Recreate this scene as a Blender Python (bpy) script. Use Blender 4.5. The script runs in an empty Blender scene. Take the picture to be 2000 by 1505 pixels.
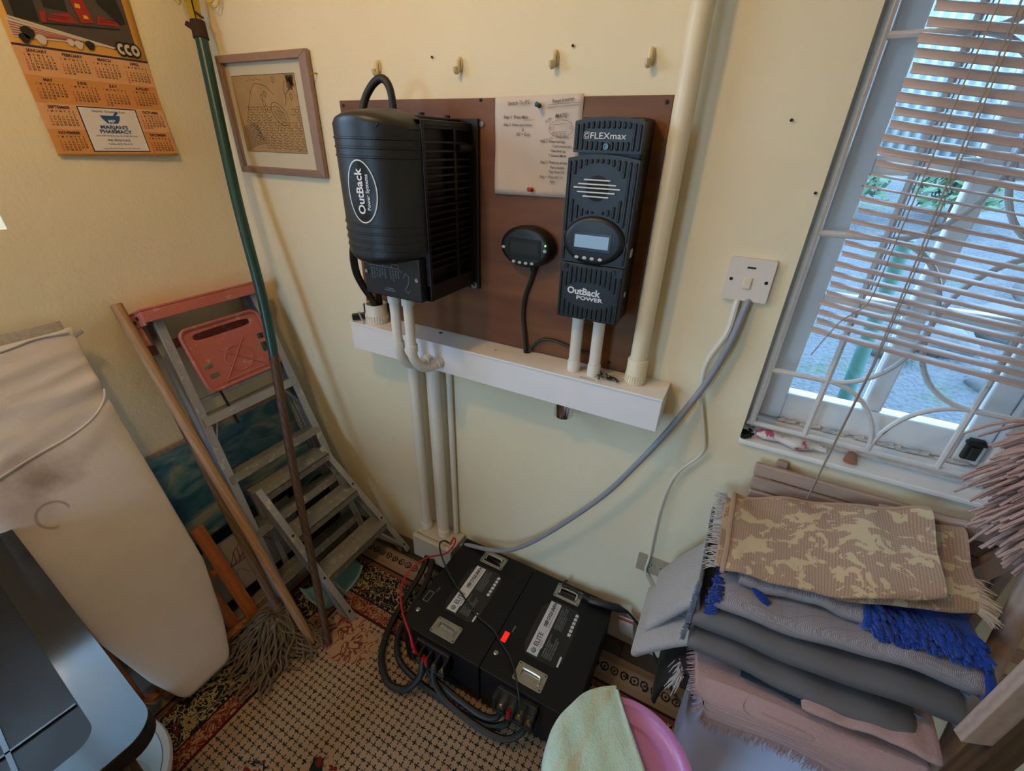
import bpy, bmesh, math, random
from mathutils import Vector, Matrix
from mathutils.geometry import tessellate_polygon
PI = math.pi
sc = bpy.context.scene
C = sc.collection

# ---------------------------------------------------------------- camera, light, exposure
def srgb(h):
    v = [int(h[i:i+2], 16)/255 for i in (0, 2, 4)]
    return tuple(c/12.92 if c <= .04045 else ((c+.055)/1.055)**2.4 for c in v)

cam_d = bpy.data.cameras.new('camera')
cam_d.sensor_fit = 'HORIZONTAL'; cam_d.sensor_width = 36; cam_d.lens = 15.513
cam_d.clip_start = .02; cam_d.clip_end = 200
cam = bpy.data.objects.new('camera', cam_d); C.objects.link(cam)
cam.matrix_world = Matrix(((.88478663, -.24356456, .39727688, 1.63284863),
                           (.46525747, .41373196, -.78253521, -1.055),
                           (.0262317, .87721273, .47938474, 1.55685552),
                           (0, 0, 0, 1)))
sc.camera = cam

wd = bpy.data.worlds.new('daylight_sky'); sc.world = wd; wd.use_nodes = True
wn = wd.node_tree; wn.nodes.clear()
wo = wn.nodes.new('ShaderNodeOutputWorld'); wb = wn.nodes.new('ShaderNodeBackground')
wb.inputs[0].default_value = (.42, .69, 1.0, 1); wb.inputs[1].default_value = 15.5
wn.links.new(wb.outputs[0], wo.inputs[0])

def portal(name, loc, rot, sx, sy):
    l = bpy.data.lights.new(name, 'AREA'); l.shape = 'RECTANGLE'; l.size = sx; l.size_y = sy
    o = bpy.data.objects.new(name, l); o.location = loc; o.rotation_euler = rot; C.objects.link(o)
    try: l.cycles.is_portal = True
    except Exception: l.energy = 0
    return o
portal('window_daylight_portal', (2.24, .19, 1.5), (-PI/2, 0, 0), 1.03, 1.12)
portal('side_window_daylight_portal', (-.19, -1.06, 1.80), (0, -PI/2, 0), .92, .88)
portal('added_door_portal', (.60, -3.19, 1.03), (PI/2, 0, 0), .70, 2.06)  # samples daylight through the added door behind the camera

lamp_d = bpy.data.lights.new('ceiling_bulb', 'POINT')
lamp_d.energy = 19; lamp_d.color = (1.0, .66, .29); lamp_d.shadow_soft_size = .05
lamp = bpy.data.objects.new('ceiling_bulb', lamp_d); lamp.location = (.82, -1.02, 2.36); C.objects.link(lamp)

vs = sc.view_settings
vs.view_transform = 'Standard'; vs.look = 'None'; vs.gamma = 1; vs.use_curve_mapping = False
vs.exposure = -0.12

# ---------------------------------------------------------------- shader helpers
class NT:
    def __init__(s, name):
        s.m = bpy.data.materials.new(name); s.m.use_nodes = True
        s.t = s.m.node_tree; s.t.nodes.clear()
        s.out = s.t.nodes.new('ShaderNodeOutputMaterial')
        s.co = None
    def n(s, k): return s.t.nodes.new(k)
    def L(s, a, b):
        if hasattr(a, 'is_output'): s.t.links.new(a, b)
        elif isinstance(a, (tuple, list)):
            b.default_value = tuple(a)+(1,) if len(a) == 3 and len(b.default_value) == 4 else tuple(a)
        else: b.default_value = a
    def coord(s):
        if not s.co: s.co = s.n('ShaderNodeTexCoord').outputs['Object']
        return s.co
    def xyz(s):
        n = s.n('ShaderNodeSeparateXYZ'); s.L(s.coord(), n.inputs[0]); return n.outputs
    def vec(s, x, y, z):
        n = s.n('ShaderNodeCombineXYZ'); s.L(x, n.inputs[0]); s.L(y, n.inputs[1]); s.L(z, n.inputs[2]); return n.outputs[0]
    def math(s, op, a, b=0.0, c=None):
        n = s.n('ShaderNodeMath'); n.operation = op; s.L(a, n.inputs[0]); s.L(b, n.inputs[1])
        if c is not None: s.L(c, n.inputs[2])
        return n.outputs[0]
    def noise(s, scale, detail=3, rough=.5, vec=None, dist=0):
        n = s.n('ShaderNodeTexNoise'); s.L(vec if vec is not None else s.coord(), n.inputs['Vector'])
        n.inputs['Scale'].default_value = scale; n.inputs['Detail'].default_value = detail
        n.inputs['Roughness'].default_value = rough; n.inputs['Distortion'].default_value = dist
        return n.outputs[0]
    def voro(s, scale, feat='F1', vec=None, rnd=1.0):
        n = s.n('ShaderNodeTexVoronoi'); n.feature = feat
        s.L(vec if vec is not None else s.coord(), n.inputs['Vector'])
        n.inputs['Scale'].default_value = scale; n.inputs['Randomness'].default_value = rnd
        return n.outputs['Distance']
    def wave(s, scale, dist=0, axis='X', detail=2, dscale=1, vec=None):
        n = s.n('ShaderNodeTexWave'); n.bands_direction = axis
        s.L(vec if vec is not None else s.coord(), n.inputs['Vector'])
        n.inputs['Scale'].default_value = scale; n.inputs['Distortion'].default_value = dist
        n.inputs['Detail'].default_value = detail; n.inputs['Detail Scale'].default_value = dscale
        return n.outputs['Fac']
    def stretch(s, sx, sy, sz):
        n = s.n('ShaderNodeMapping'); s.L(s.coord(), n.inputs[0]); n.inputs['Scale'].default_value = (sx, sy, sz); return n.outputs[0]
    def ramp(s, f, stops, interp='LINEAR'):
        n = s.n('ShaderNodeValToRGB'); n.color_ramp.interpolation = interp; s.L(f, n.inputs[0])
        e = n.color_ramp.elements
        while len(e) < len(stops): e.new(.5)
        for i, (p, c) in enumerate(stops):
            e[i].position = p; e[i].color = (c, c, c, 1) if not isinstance(c, (tuple, list)) else tuple(c)+(1,)
        return n.outputs[0]
    def step(s, f, lo, hi): return s.ramp(f, [(lo, 0.0), (hi, 1.0)])
    def mix(s, f, a, b, mode='MIX'):
        n = s.n('ShaderNodeMix'); n.data_type = 'RGBA'; n.blend_type = mode
        s.L(f, n.inputs[0]); s.L(a, n.inputs[6]); s.L(b, n.inputs[7]); return n.outputs[2]
    def bump(s, h, strength=.3, dist=.002):
        n = s.n('ShaderNodeBump'); n.inputs['Strength'].default_value = strength; n.inputs['Distance'].default_value = dist
        s.L(h, n.inputs['Height']); return n.outputs[0]
    def bsdf(s, col, rough=.5, metal=0, spec=.5, normal=None, sheen=0, emit=None, es=0, coat=0):
        b = s.n('ShaderNodeBsdfPrincipled')
        s.L(col, b.inputs['Base Color']); s.L(rough, b.inputs['Roughness']); b.inputs['Metallic'].default_value = metal
        b.inputs['Specular IOR Level'].default_value = spec
        if normal is not None: s.L(normal, b.inputs['Normal'])
        if sheen: b.inputs['Sheen Weight'].default_value = sheen
        if coat: b.inputs['Coat Weight'].default_value = coat; b.inputs['Coat Roughness'].default_value = .1
        if emit is not None: s.L(emit, b.inputs['Emission Color']); b.inputs['Emission Strength'].default_value = es
        s.t.links.new(b.outputs[0], s.out.inputs[0]); return b

MATS = {}
def mat(name, col, rough=.5, metal=0, spec=.5, var=.06, vs=9, bump=0, bs=80, sheen=0, emit=None, es=0, coat=0, detail=4):
    """plain procedural surface: colour varied by noise, optional fine relief"""
    if isinstance(col, str): col = srgb(col)
    t = NT(name)
    c = col
    if var:
        f = t.noise(vs, detail, .6)
        c = t.mix(f, tuple(max(0, q*(1-var*1.6)) for q in col), tuple(min(1, q*(1+var*1.6)) for q in col))
    nrm = t.bump(t.noise(bs, 4, .6), bump, .002) if bump else None
    t.bsdf(c, rough, metal, spec, nrm, sheen, emit, es, coat)
    MATS[name] = t.m
    return t.m

# ---------------------------------------------------------------- mesh helpers
def V(*a): return Vector(a)
def cr(pts, n=6, closed=False):
    P = [Vector(p) for p in pts]; out = []
    N = len(P); rng = range(N if closed else N-1)
    for i in rng:
        if closed: a, b, c, d = P[(i-1) % N], P[i], P[(i+1) % N], P[(i+2) % N]
        else: a, b, c, d = P[max(i-1, 0)], P[i], P[i+1], P[min(i+2, N-1)]
        for k in range(n):
            t = k/n
            out.append(.5*((2*b)+(c-a)*t+(2*a-5*b+4*c-d)*t*t+(3*b-a-3*c+d)*t**3))
    if not closed: out.append(P[-1])
    return out
def rrect(x0, x1, y0, y1, r, n=5):
    pts = []
    for cx, cy, a in ((x1-r, y1-r, 0), (x0+r, y1-r, 90), (x0+r, y0+r, 180), (x1-r, y0+r, 270)):
        for k in range(n+1):
            t = math.radians(a+90*k/n); pts.append((cx+r*math.cos(t), cy+r*math.sin(t)))
    return pts
def ell(cx, cy, a, b, n=32, t0=0, t1=2*PI, close=False):
    return [(cx+a*math.cos(t0+(t1-t0)*k/n), cy+b*math.sin(t0+(t1-t0)*k/n)) for k in range(n+(1 if close else 0))]

class MB:
    def __init__(s): s.v = []; s.f = []; s.m = []
    def add(s, vs, fs, m=0):
        o = len(s.v); s.v += [tuple(p) for p in vs]; s.f += [tuple(i+o for i in f) for f in fs]; s.m += [m]*len(fs); return s
    def box(s, x0, x1, y0, y1, z0, z1, m=0):
        x0, x1 = min(x0, x1), max(x0, x1); y0, y1 = min(y0, y1), max(y0, y1); z0, z1 = min(z0, z1), max(z0, z1)
        v = [(x0,y0,z0),(x1,y0,z0),(x1,y1,z0),(x0,y1,z0),(x0,y0,z1),(x1,y0,z1),(x1,y1,z1),(x0,y1,z1)]
        return s.add(v, [(0,3,2,1),(4,5,6,7),(0,1,5,4),(1,2,6,5),(2,3,7,6),(3,0,4,7)], m)
    def beam(s, p, q, w, h, up=(0, 0, 1), m=0, taper=1.0):
        p, q = Vector(p), Vector(q); d = (q-p).normalized(); up = Vector(up)
        a = d.cross(up)
        if a.length < 1e-4: a = d.cross(Vector((1, 0, 0)))
        a.normalize(); b = a.cross(d).normalized(); v = []
        for e, k in ((p, 1), (q, taper)):
            for i, j in ((-1,-1),(1,-1),(1,1),(-1,1)): v.append(e+a*(i*w/2*k)+b*(j*h/2*k))
        return s.add(v, [(0,1,2,3),(7,6,5,4),(0,4,5,1),(1,5,6,2),(2,6,7,3),(3,7,4,0)], m)
    def tube(s, pts, r, n=8, m=0, cap=True, closed=False, flat=1.0):
        P = [Vector(p) for p in pts]; K = len(P)
        if K < 2: return s
        rs = r if isinstance(r, (list, tuple)) else [r]*K
        T = []
        for i in range(K):
            if closed: d = P[(i+1) % K]-P[i-1]
            else: d = P[min(i+1, K-1)]-P[max(i-1, 0)]
            T.append(d.normalized() if d.length > 1e-9 else Vector((0, 0, 1)))
        ref = Vector((0, 0, 1)) if abs(T[0].z) < .9 else Vector((1, 0, 0))
        a = (ref-T[0]*ref.dot(T[0])).normalized(); vs = []
        for i in range(K):
            a = a-T[i]*a.dot(T[i])
            if a.length < 1e-6: a = T[i].orthogonal()
            a.normalize(); b = T[i].cross(a)
            for k in range(n):
                t = 2*PI*k/n; vs.append(P[i]+a*(rs[i]*flat*math.cos(t))+b*(rs[i]*math.sin(t)))
        fs = []
        for i in range(K if closed else K-1):
            j = (i+1) % K
            for k in range(n):
                l = (k+1) % n; fs.append((i*n+k, i*n+l, j*n+l, j*n+k))
        if cap and not closed: fs += [tuple(range(n-1, -1, -1)), tuple((K-1)*n+k for k in range(n))]
        return s.add(vs, fs, m)
    def lathe(s, prof, o=(0, 0, 0), ax=(0, 0, 1), n=24, m=0, sx=1.0, sy=1.0, cap=True):
        o = Vector(o); ax = Vector(ax).normalized()
        ref = Vector((1, 0, 0)) if abs(ax.x) < .9 else Vector((0, 1, 0))
        a = (ref-ax*ref.dot(ax)).normalized(); b = ax.cross(a); vs = []; fs = []
        for r, h in prof:
            for k in range(n):
                t = 2*PI*k/n; vs.append(o+ax*h+a*(r*sx*math.cos(t))+b*(r*sy*math.sin(t)))
        K = len(prof)
        for i in range(K-1):
            for k in range(n):
                l = (k+1) % n; fs.append((i*n+k, i*n+l, (i+1)*n+l, (i+1)*n+k))
        if cap: fs += [tuple(range(n-1, -1, -1)), tuple((K-1)*n+k for k in range(n))]
        return s.add(vs, fs, m)
    def prism(s, loops, O, A, B, depth, m=0, m_side=None):
        """extruded outline (first loop) with holes (further loops); O + a*A + b*B, thickness along -N (N = A x B)"""
        if not isinstance(loops[0][0], (tuple, list)): loops = [loops]
        O, A, B = Vector(O), Vector(A), Vector(B); N = A.cross(B).normalized()
        flat = [p for l in loops for p in l]
        tris = tessellate_polygon([[Vector((p[0], p[1], 0)) for p in l] for l in loops])
        def area(t):
            p, q, r = (flat[i] for i in t); return (q[0]-p[0])*(r[1]-p[1])-(r[0]-p[0])*(q[1]-p[1])
        tris = [t if area(t) > 0 else (t[0], t[2], t[1]) for t in tris]
        n = len(flat)
        if len(loops) == 1 and n <= 64:
            ar = sum(flat[i][0]*flat[(i+1) % n][1]-flat[(i+1) % n][0]*flat[i][1] for i in range(n))
        fr = [O+A*p[0]+B*p[1] for p in flat]
        if not depth: return s.add(fr, tris, m)
        bk = [q-N*depth for q in fr]
        fs = [tuple(t) for t in tris]+[(t[0]+n, t[2]+n, t[1]+n) for t in tris]
        ms = m if m_side is None else m_side
        s.add(fr+bk, fs, m)
        o = len(s.v)-2*n; off = 0
        for li, l in enumerate(loops):
            K = len(l)
            ar = sum(l[i][0]*l[(i+1) % K][1]-l[(i+1) % K][0]*l[i][1] for i in range(K))
            rev = (ar < 0) != (li > 0)
            for i in range(K):
                j = (i+1) % K; f = (o+off+i, o+off+i+n, o+off+j+n, o+off+j)
                s.f.append(f[::-1] if rev else f); s.m.append(ms)
            off += K
        return s
    def grid(s, fn, nu, nv, cu=False, cv=False, m=0):
        vs = [fn(i/(nu if cu else nu-1), j/(nv if cv else nv-1)) for i in range(nu) for j in range(nv)]; fs = []
        for i in range(nu if cu else nu-1):
            for j in range(nv if cv else nv-1):
                a, b = (i+1) % nu, (j+1) % nv
                fs.append((i*nv+j, a*nv+j, a*nv+b, i*nv+b))
        return s.add(vs, fs, m)
    def build(s, name, mats, parent=None, world=True, smooth=True, bevel=0, ang=38, seg=2, solid=0, subsurf=0):
        me = bpy.data.meshes.new(name); me.from_pydata(s.v, [], s.f)
        if not isinstance(mats, (list, tuple)): mats = [mats]
        for q in mats: me.materials.append(q)
        me.polygons.foreach_set('material_index', s.m); me.validate(); me.update()
        if smooth:
            me.polygons.foreach_set('use_smooth', [True]*len(me.polygons)); me.set_sharp_from_angle(angle=math.radians(ang))
        o = bpy.data.objects.new(name, me); C.objects.link(o)
        if parent is not None:
            o.parent = parent
            if world and parent.type == 'EMPTY': o.location = -parent.location
        if solid:
            k = o.modifiers.new('thickness', 'SOLIDIFY'); k.thickness = solid; k.offset = 0
        if bevel:
            k = o.modifiers.new('bevel', 'BEVEL'); k.width = bevel; k.segments = seg; k.limit_method = 'ANGLE'; k.angle_limit = math.radians(40)
        if subsurf:
            k = o.modifiers.new('smooth', 'SUBSURF'); k.levels = subsurf; k.render_levels = subsurf
        return o

def tag(o, label=None, cat=None, group=None, kind=None):
    if label: o['label'] = label
    if cat: o['category'] = cat
    if group: o['group'] = group
    if kind: o['kind'] = kind
    return o
def thing(name, label, cat, loc=(0, 0, 0), group=None, kind=None):
    o = bpy.data.objects.new(name, None); o.empty_display_size = .05; o.location = loc; C.objects.link(o)
    return tag(o, label, cat, group, kind)
def copy_tree(o, parent=None, loc=None, label=None):
    c = o.copy(); C.objects.link(c); c.parent = parent
    if loc is not None: c.location = loc
    if label: c['label'] = label
    for ch in list(o.children): copy_tree(ch, c)
    return c
def text(name, body, size, O, A, B, m, parent=None, align='LEFT', shear=0, fat=0, sx=1.0, space=1.0, fn=None, world=True, line=1.0, ext=0):
    cu = bpy.data.curves.new(name, 'FONT'); cu.body = body; cu.size = size; cu.align_x = align
    cu.shear = shear; cu.offset = fat; cu.space_character = space; cu.resolution_u = 2; cu.space_line = line
    t = bpy.data.objects.new(name, cu); C.objects.link(t)
    me = bpy.data.meshes.new_from_object(t); bpy.data.objects.remove(t)
    O, A, B = Vector(O), Vector(A), Vector(B); N = A.cross(B).normalized()
    for v in me.vertices:
        p = O+A*(v.co.x*sx)+B*v.co.y
        v.co = fn(p) if fn else p
    me.name = name; me.materials.clear(); me.materials.append(m)
    o = bpy.data.objects.new(name, me); C.objects.link(o)
    if parent is not None:
        o.parent = parent
        if world and parent.type == 'EMPTY': o.location = -parent.location
    return o
def strokes(lines, w, O, A, B, off=0.0):
    """flat ribbons drawn on a plane: list of 2-d polylines"""
    O, A, B = Vector(O), Vector(A), Vector(B); N = A.cross(B).normalized(); mb = MB()
    for l in lines:
        L = [Vector((p[0], p[1], 0)) for p in l]; vs = []
        if len(L) < 2: continue
        for i, p in enumerate(L):
            d = L[min(i+1, len(L)-1)]-L[max(i-1, 0)]
            if d.length < 1e-9: d = Vector((1, 0, 0))
            d.normalize(); q = Vector((-d.y, d.x, 0))*(w/2)
            for e in (p+q, p-q): vs.append(O+A*e.x+B*e.y+N*off)
        mb.add(vs, [(2*i, 2*i+1, 2*i+3, 2*i+2) for i in range(len(L)-1)])
    return mb

# ---------------------------------------------------------------- materials
def wall_mat(name, c1, c2):
    t = NT(name)
    f = t.noise(2.2, 5, .6)
    c = t.mix(f, srgb(c1), srgb(c2))
    sm = t.step(t.noise(34, 2, .5), .74, .80)
    c = t.mix(t.math('MULTIPLY', sm, .18), c, srgb('8c7a58'))
    h = t.math('ADD', t.math('MULTIPLY', t.noise(9, 6, .62), 1.6), t.math('MULTIPLY', t.noise(95, 3, .6), .35))
    t.bsdf(c, .62, 0, .35, t.bump(h, .42, .006)); return t.m
M_wall = wall_mat('cream_plaster', 'e4d6b4', 'eaddbf')
M_ceil = mat('ceiling_paint', 'efe6d2', .8)
M_white = mat('white_gloss_paint', 'e4e2e0', .35, var=.04, bump=.12, bs=40)
M_pvc = mat('white_pvc', 'dcd4c8', .38, var=.05, vs=14)
M_pvc2 = mat('cream_pvc', 'e2d3b4', .4, var=.05, vs=14)
M_trunk = mat('white_trunking', 'e6e0de', .45, var=.03)
M_black = mat('black_plastic', '17181a', .42, var=.1, bump=.1, bs=300)
M_black2 = mat('black_metal', '111213', .45, var=.12, bump=.08, bs=240)
M_blackgl = mat('black_gloss', '0b0b0c', .22, var=.05)
M_rubber = mat('black_rubber', '15150f', .55, var=.1)
M_print = mat('white_print', 'd8d8d8', .5, var=0)
M_print2 = mat('grey_print', '8d9498', .5, var=0)
M_chrome = mat('chrome', 'd5d5d8', .12, 1.0, var=.03)
M_steel = mat('steel', 'a9a79f', .35, 1.0, var=.08, vs=40)
M_alu = mat('aluminium', 'b9b6b2', .42, .75, var=.1, vs=30, bump=.05, bs=90)
M_grey_cable = mat('grey_cable', '8a8c92', .45, var=.04)
M_white_cable = mat('white_cable', 'd9d2c4', .45, var=.04)
M_dgreen_cable = mat('dark_green_cable', '1d2a24', .5, var=.06)
M_dark = mat('dark_hole', '070605', .7, var=0)
M_red = mat('red_plastic', 'b3141c', .4, var=.05)
M_redlit = mat('red_led', 'ff1a10', .4, var=0, emit=srgb('ff1a10'), es=1.2)
M_green_led = mat('green_led', '66ff44', .3, var=0, emit=srgb('66ff44'), es=4)

def wood_mat(name, a, b, scale=3, axis=(1, 12, 12), rough=.4, dist=3.0, coat=0):
    t = NT(name); vec = t.stretch(*axis)
    w = t.wave(scale, dist, 'Y', 3, 1.4, vec); n = t.noise(scale*3, 5, .65, vec)
    f = t.math('ADD', t.math('MULTIPLY', w, .45), t.math('MULTIPLY', n, .6))
    c = t.mix(f, srgb(a), srgb(b))
    t.bsdf(c, rough, 0, .5, t.bump(n, .12, .001), coat=coat); return t.m
M_ply = wood_mat('varnished_plywood', '52280c', '8a5622', 1.3, (.9, 4, 6), .5, 5.5, 0)
M_frame = wood_mat('pale_frame_wood', '86685a', 'a58876', 5, (3, 3, 3), .5)
M_stick = wood_mat('bare_wood', '8d6a49', 'b18a62', 3, (9, 9, 1.2), .6)
M_stick_d = wood_mat('dark_handle_wood', '33200f', '5b3d22', 3, (9, 9, 1.2), .6)
M_stick_g = wood_mat('grey_handle_wood', '4e3a28', '7a5f45', 3, (9, 9, 1.2), .65)
M_orange_wood = wood_mat('orange_varnished_wood', '8a4b1b', 'b8692b', 3, (4, 4, 4), .4)
M_chair = wood_mat('pale_chair_wood', '937a6e', 'b39a8b', 3, (1.5, 10, 10), .5)
M_plank = wood_mat('floor_plank_wood', '6f5745', '957863', 3, (1.2, 14, 14), .5)
M_plank_d = wood_mat('dark_floor_plank', '2c2520', '473c34', 3, (1.2, 14, 14), .5)

# rug
def rug_mat():
    t = NT('patterned_rug'); X, Y, Z = t.xyz(); m = t.math
    wob = t.math('MULTIPLY', t.math('SUBTRACT', t.noise(75, 3, .6), .5), .014)
    wob2 = t.math('MULTIPLY', t.math('SUBTRACT', t.noise(68, 3, .6, t.stretch(1, 1.3, 1)), .5), .014)
    x = m('ADD', X, wob); y = m('ADD', Y, wob2)
    d = m('MAXIMUM', m('SUBTRACT', .590, X), m('ADD', Y, .385))
    cream, green, red, black, maroon, gold = (srgb(h) for h in ('a98c6c', '1b2620', '70261b', '16161a', '4a1216', '9c8452'))
    cream2 = t.mix(t.noise(7, 3, .5), srgb('9c7d5f'), srgb('b3987a'))
    # trellis of small crosses
    s = .0205
    u = m('ABSOLUTE', m('SUBTRACT', m('FRACT', m('DIVIDE', x, s)), .5)); v = m('ABSOLUTE', m('SUBTRACT', m('FRACT', m('DIVIDE', y, s)), .5))
    arm1 = m('MULTIPLY', m('LESS_THAN', u, .075), m('LESS_THAN', v, .37)); arm2 = m('MULTIPLY', m('LESS_THAN', v, .075), m('LESS_THAN', u, .37))
    dia = m('LESS_THAN', m('ADD', u, v), .15)
    uu = m('SUBTRACT', .5, u); tip = m('LESS_THAN', m('ADD', m('ABSOLUTE', m('SUBTRACT', uu, .2)), v), .12)
    vv = m('SUBTRACT', .5, v); tip2 = m('LESS_THAN', m('ADD', m('ABSOLUTE', m('SUBTRACT', vv, .2)), u), .12)
    pat = m('MAXIMUM', m('MAXIMUM', arm1, arm2), m('MAXIMUM', dia, m('MAXIMUM', tip, tip2)))
    field = t.mix(pat, cream2, green)
    # floral medallion
    dx = m('SUBTRACT', X, 1.12); dy = m('SUBTRACT', Y, -1.08)
    rr = m('SQRT', m('ADD', m('MULTIPLY', m('MULTIPLY', dx, dx), .62), m('MULTIPLY', dy, dy)))
    rr = m('ADD', rr, m('MULTIPLY', m('SUBTRACT', t.noise(9, 3, .6), .5), .22))
    inside = m('LESS_THAN', rr, .36)
    n1 = t.noise(30, 3, .55, t.stretch(1, 1, 1), .9); n2 = t.noise(24, 3, .55, t.stretch(1.1, .9, 1), .8)
    flor = t.mix(m('GREATER_THAN', n1, .54), cream2, srgb('18241e'))
    flor = t.mix(m('GREATER_THAN', n2, .58), flor, red)
    lines = m('LESS_THAN', m('ABSOLUTE', m('SUBTRACT', n1, .47)), .012)
    flor = t.mix(lines, flor, maroon)
    field = t.mix(inside, field, flor)
    # pinkish scroll near the field corner
    cx = m('SUBTRACT', X, .72); cy = m('SUBTRACT', Y, -.47); cr_ = m('SQRT', m('ADD', m('MULTIPLY', cx, cx), m('MULTIPLY', m('MULTIPLY', cy, cy), 2.4)))
    cor = m('LESS_THAN', m('ADD', cr_, m('MULTIPLY', m('SUBTRACT', n1, .5), .12)), .115)
    scr = t.mix(m('LESS_THAN', m('ABSOLUTE', m('SUBTRACT', n2, .5)), .03), srgb('b08c6a'), srgb('7c3a2e'))
    field = t.mix(cor, field, scr)
    # borders by distance from the field edge
    sc1 = t.noise(52, 2, .5, None, 1.2)
    band_red = t.mix(m('LESS_THAN', m('ABSOLUTE', m('SUBTRACT', sc1, .5)), .05), red, srgb('a87f58'))
    sw = t.noise(34, 2, .5, None, 1.6); sw2 = t.noise(26, 2, .5, t.stretch(1, 1.2, 1), 1.2)
    band_blk = t.mix(m('LESS_THAN', m('ABSOLUTE', m('SUBTRACT', sw, .5)), .045), black, srgb('a59468'))
    band_blk = t.mix(m('GREATER_THAN', sw2, .63), band_blk, gold)
    band_blk = t.mix(m('LESS_THAN', sw2, .36), band_blk, srgb('5e2018'))
    cx_ = m('SUBTRACT', m('FRACT', m('DIVIDE', m('ADD', X, 0), .034)), .5); cd = m('DIVIDE', m('SUBTRACT', d, .262), .034)
    cell = m('SQRT', m('ADD', m('MULTIPLY', cx_, cx_), m('MULTIPLY', cd, cd)))
    ring = m('LESS_THAN', m('ABSOLUTE', m('SUBTRACT', m('ADD', cell, m('MULTIPLY', m('SUBTRACT', sw, .5), .5)), .34)), .08)
    band_chain = t.mix(m('MAXIMUM', ring, m('LESS_THAN', cell, .12)), srgb('a08a74'), srgb('2a1d22'))
    def sel(base, lo, col): return t.mix(m('GREATER_THAN', d, lo), base, col)
    c = sel(field, 0.0, maroon); c = sel(c, .010, band_red); c = sel(c, .058, srgb('1a1518')); c = sel(c, .064, band_blk)
    c = sel(c, .190, srgb('7d4a36')); c = sel(c, .205, srgb('241a1e')); c = sel(c, .213, srgb('9a7d62')); c = sel(c, .235, band_chain)
    c = sel(c, .288, srgb('8a7868'))
    pile = t.noise(420, 2, .6)
    c = t.mix(m('MULTIPLY', pile, .35), c, (0, 0, 0))
    t.bsdf(c, .95, 0, .1, t.bump(pile, .5, .003), sheen=.15); return t.m
M_rug = rug_mat()

# ---------------------------------------------------------------- the room
def struct(name, mb, m, bevel=0, smooth=False, parent=None):
    o = mb.build(name, m, parent, smooth=smooth, bevel=bevel)
    if parent is None: o['kind'] = 'structure'
    return o
FZ = -.008
struct('floor', MB().box(-.2, 3.2, -3.2, .2, FZ-.06, FZ-.006), M_plank_d)
fl = bpy.data.objects['floor']
rows = [(0, -.062, M_plank_d), (-.063, -.118, M_plank), (-.119, -.175, M_plank), (-.176, -.232, M_plank)]
pr = random.Random(3)
for i, (ya, yb, m_) in enumerate(rows):
    x = 1.35+pr.uniform(-.2, 0)
    while x < 2.7:
        w = pr.uniform(.30, .46)
        MB().box(x, x+w-.002, yb, ya-.001, FZ-.006, FZ).build('plank', m_, fl, smooth=False, bevel=.0008, seg=1)
        x += w
for i, (ya, yb, m_) in enumerate(rows[:1]):
    x = .05
    while x < 1.3:
        w = pr.uniform(.30, .46); MB().box(x, min(x+w-.002, 1.3), yb, ya-.001, FZ-.006, FZ).build('plank', m_, fl, smooth=False, bevel=.0008, seg=1); x += w
WX0, WX1, WZ0, WZ1 = 1.728, 2.76, .930, 2.06       # window opening
wb_ = MB()
wb_.box(-.2, WX0, 0, .2, FZ-.06, 2.7).box(WX1, 3.2, 0, .2, FZ-.06, 2.7).box(WX0, WX1, 0, .2, FZ-.06, WZ0).box(WX0, WX1, 0, .2, WZ1, 2.7)
struct('wall_back', wb_, M_wall)
LY0, LY1, LZ0, LZ1 = -1.50, -.622, 1.340, 2.26       # side window opening
wl_ = MB()
wl_.box(-.2, 0, LY1, 0, FZ-.06, 2.7).box(-.2, 0, -3.2, LY0, FZ-.06, 2.7).box(-.2, 0, LY0, LY1, FZ-.06, LZ0).box(-.2, 0, LY0, LY1, LZ1, 2.7)
struct('wall_left', wl_, M_wall)
struct('wall_right', MB().box(3.0, 3.2, -3.2, 0, FZ-.06, 2.7), M_wall)
struct('wall_front', MB().box(0, .25, -3.2, -3.0, FZ-.06, 2.7).box(.95, 3.0, -3.2, -3.0, FZ-.06, 2.7).box(.25, .95, -3.2, -3.0, 2.06, 2.7), M_wall)
struct('ceiling', MB().box(-.2, 3.2, -3.2, .2, 2.56, 2.7), M_ceil)
struct('trim_1', MB().box(WX0, WX1, -.012, .085, WZ0+.0005, WZ0+.013), M_white, bevel=.003)

rug = MB().box(.15, 2.55, -2.6, -.088, FZ+.0003, 0).build('area_rug', M_rug, smooth=False, bevel=.002)
tag(rug, 'worn oriental rug with cream trellis field and dark floral border on the floor', 'rug')

lt = thing('ceiling_lamp', 'white ceiling lamp holder above the room', 'lamp', (.82, -1.02, 2.56))
MB().lathe([(.055, 0), (.05, -.02), (.028, -.03), (.024, -.09), (.02, -.1)], (.82, -1.02, 2.56), n=20).build('holder', M_white, lt)

# glass: mostly clear, faint reflection
def glass_mat():
    t = NT('window_glass'); a = t.n('ShaderNodeBsdfTransparent'); g = t.n('ShaderNodeBsdfGlossy')
    g.inputs['Roughness'].default_value = .03; a.inputs[0].default_value = (.93, .96, .97, 1)
    f = t.n('ShaderNodeFresnel'); f.inputs[0].default_value = 1.45
    smear = t.math('MULTIPLY', t.noise(6, 4, .6), .02)
    mx = t.n('ShaderNodeMixShader'); t.t.links.new(t.math('ADD', t.math('MULTIPLY', f.outputs[0], .7), smear), mx.inputs[0])
    t.t.links.new(a.outputs[0], mx.inputs[1]); t.t.links.new(g.outputs[0], mx.inputs[2]); t.t.links.new(mx.outputs[0], t.out.inputs[0]); return t.m
M_glass = glass_mat()
M_putty = mat('dirty_window_paint', 'cfcac2', .5, var=.25, vs=30, bump=.3, bs=60)
M_lock = mat('tarnished_latch', '3a3a32', .5, .6, var=.4, vs=60)

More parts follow.
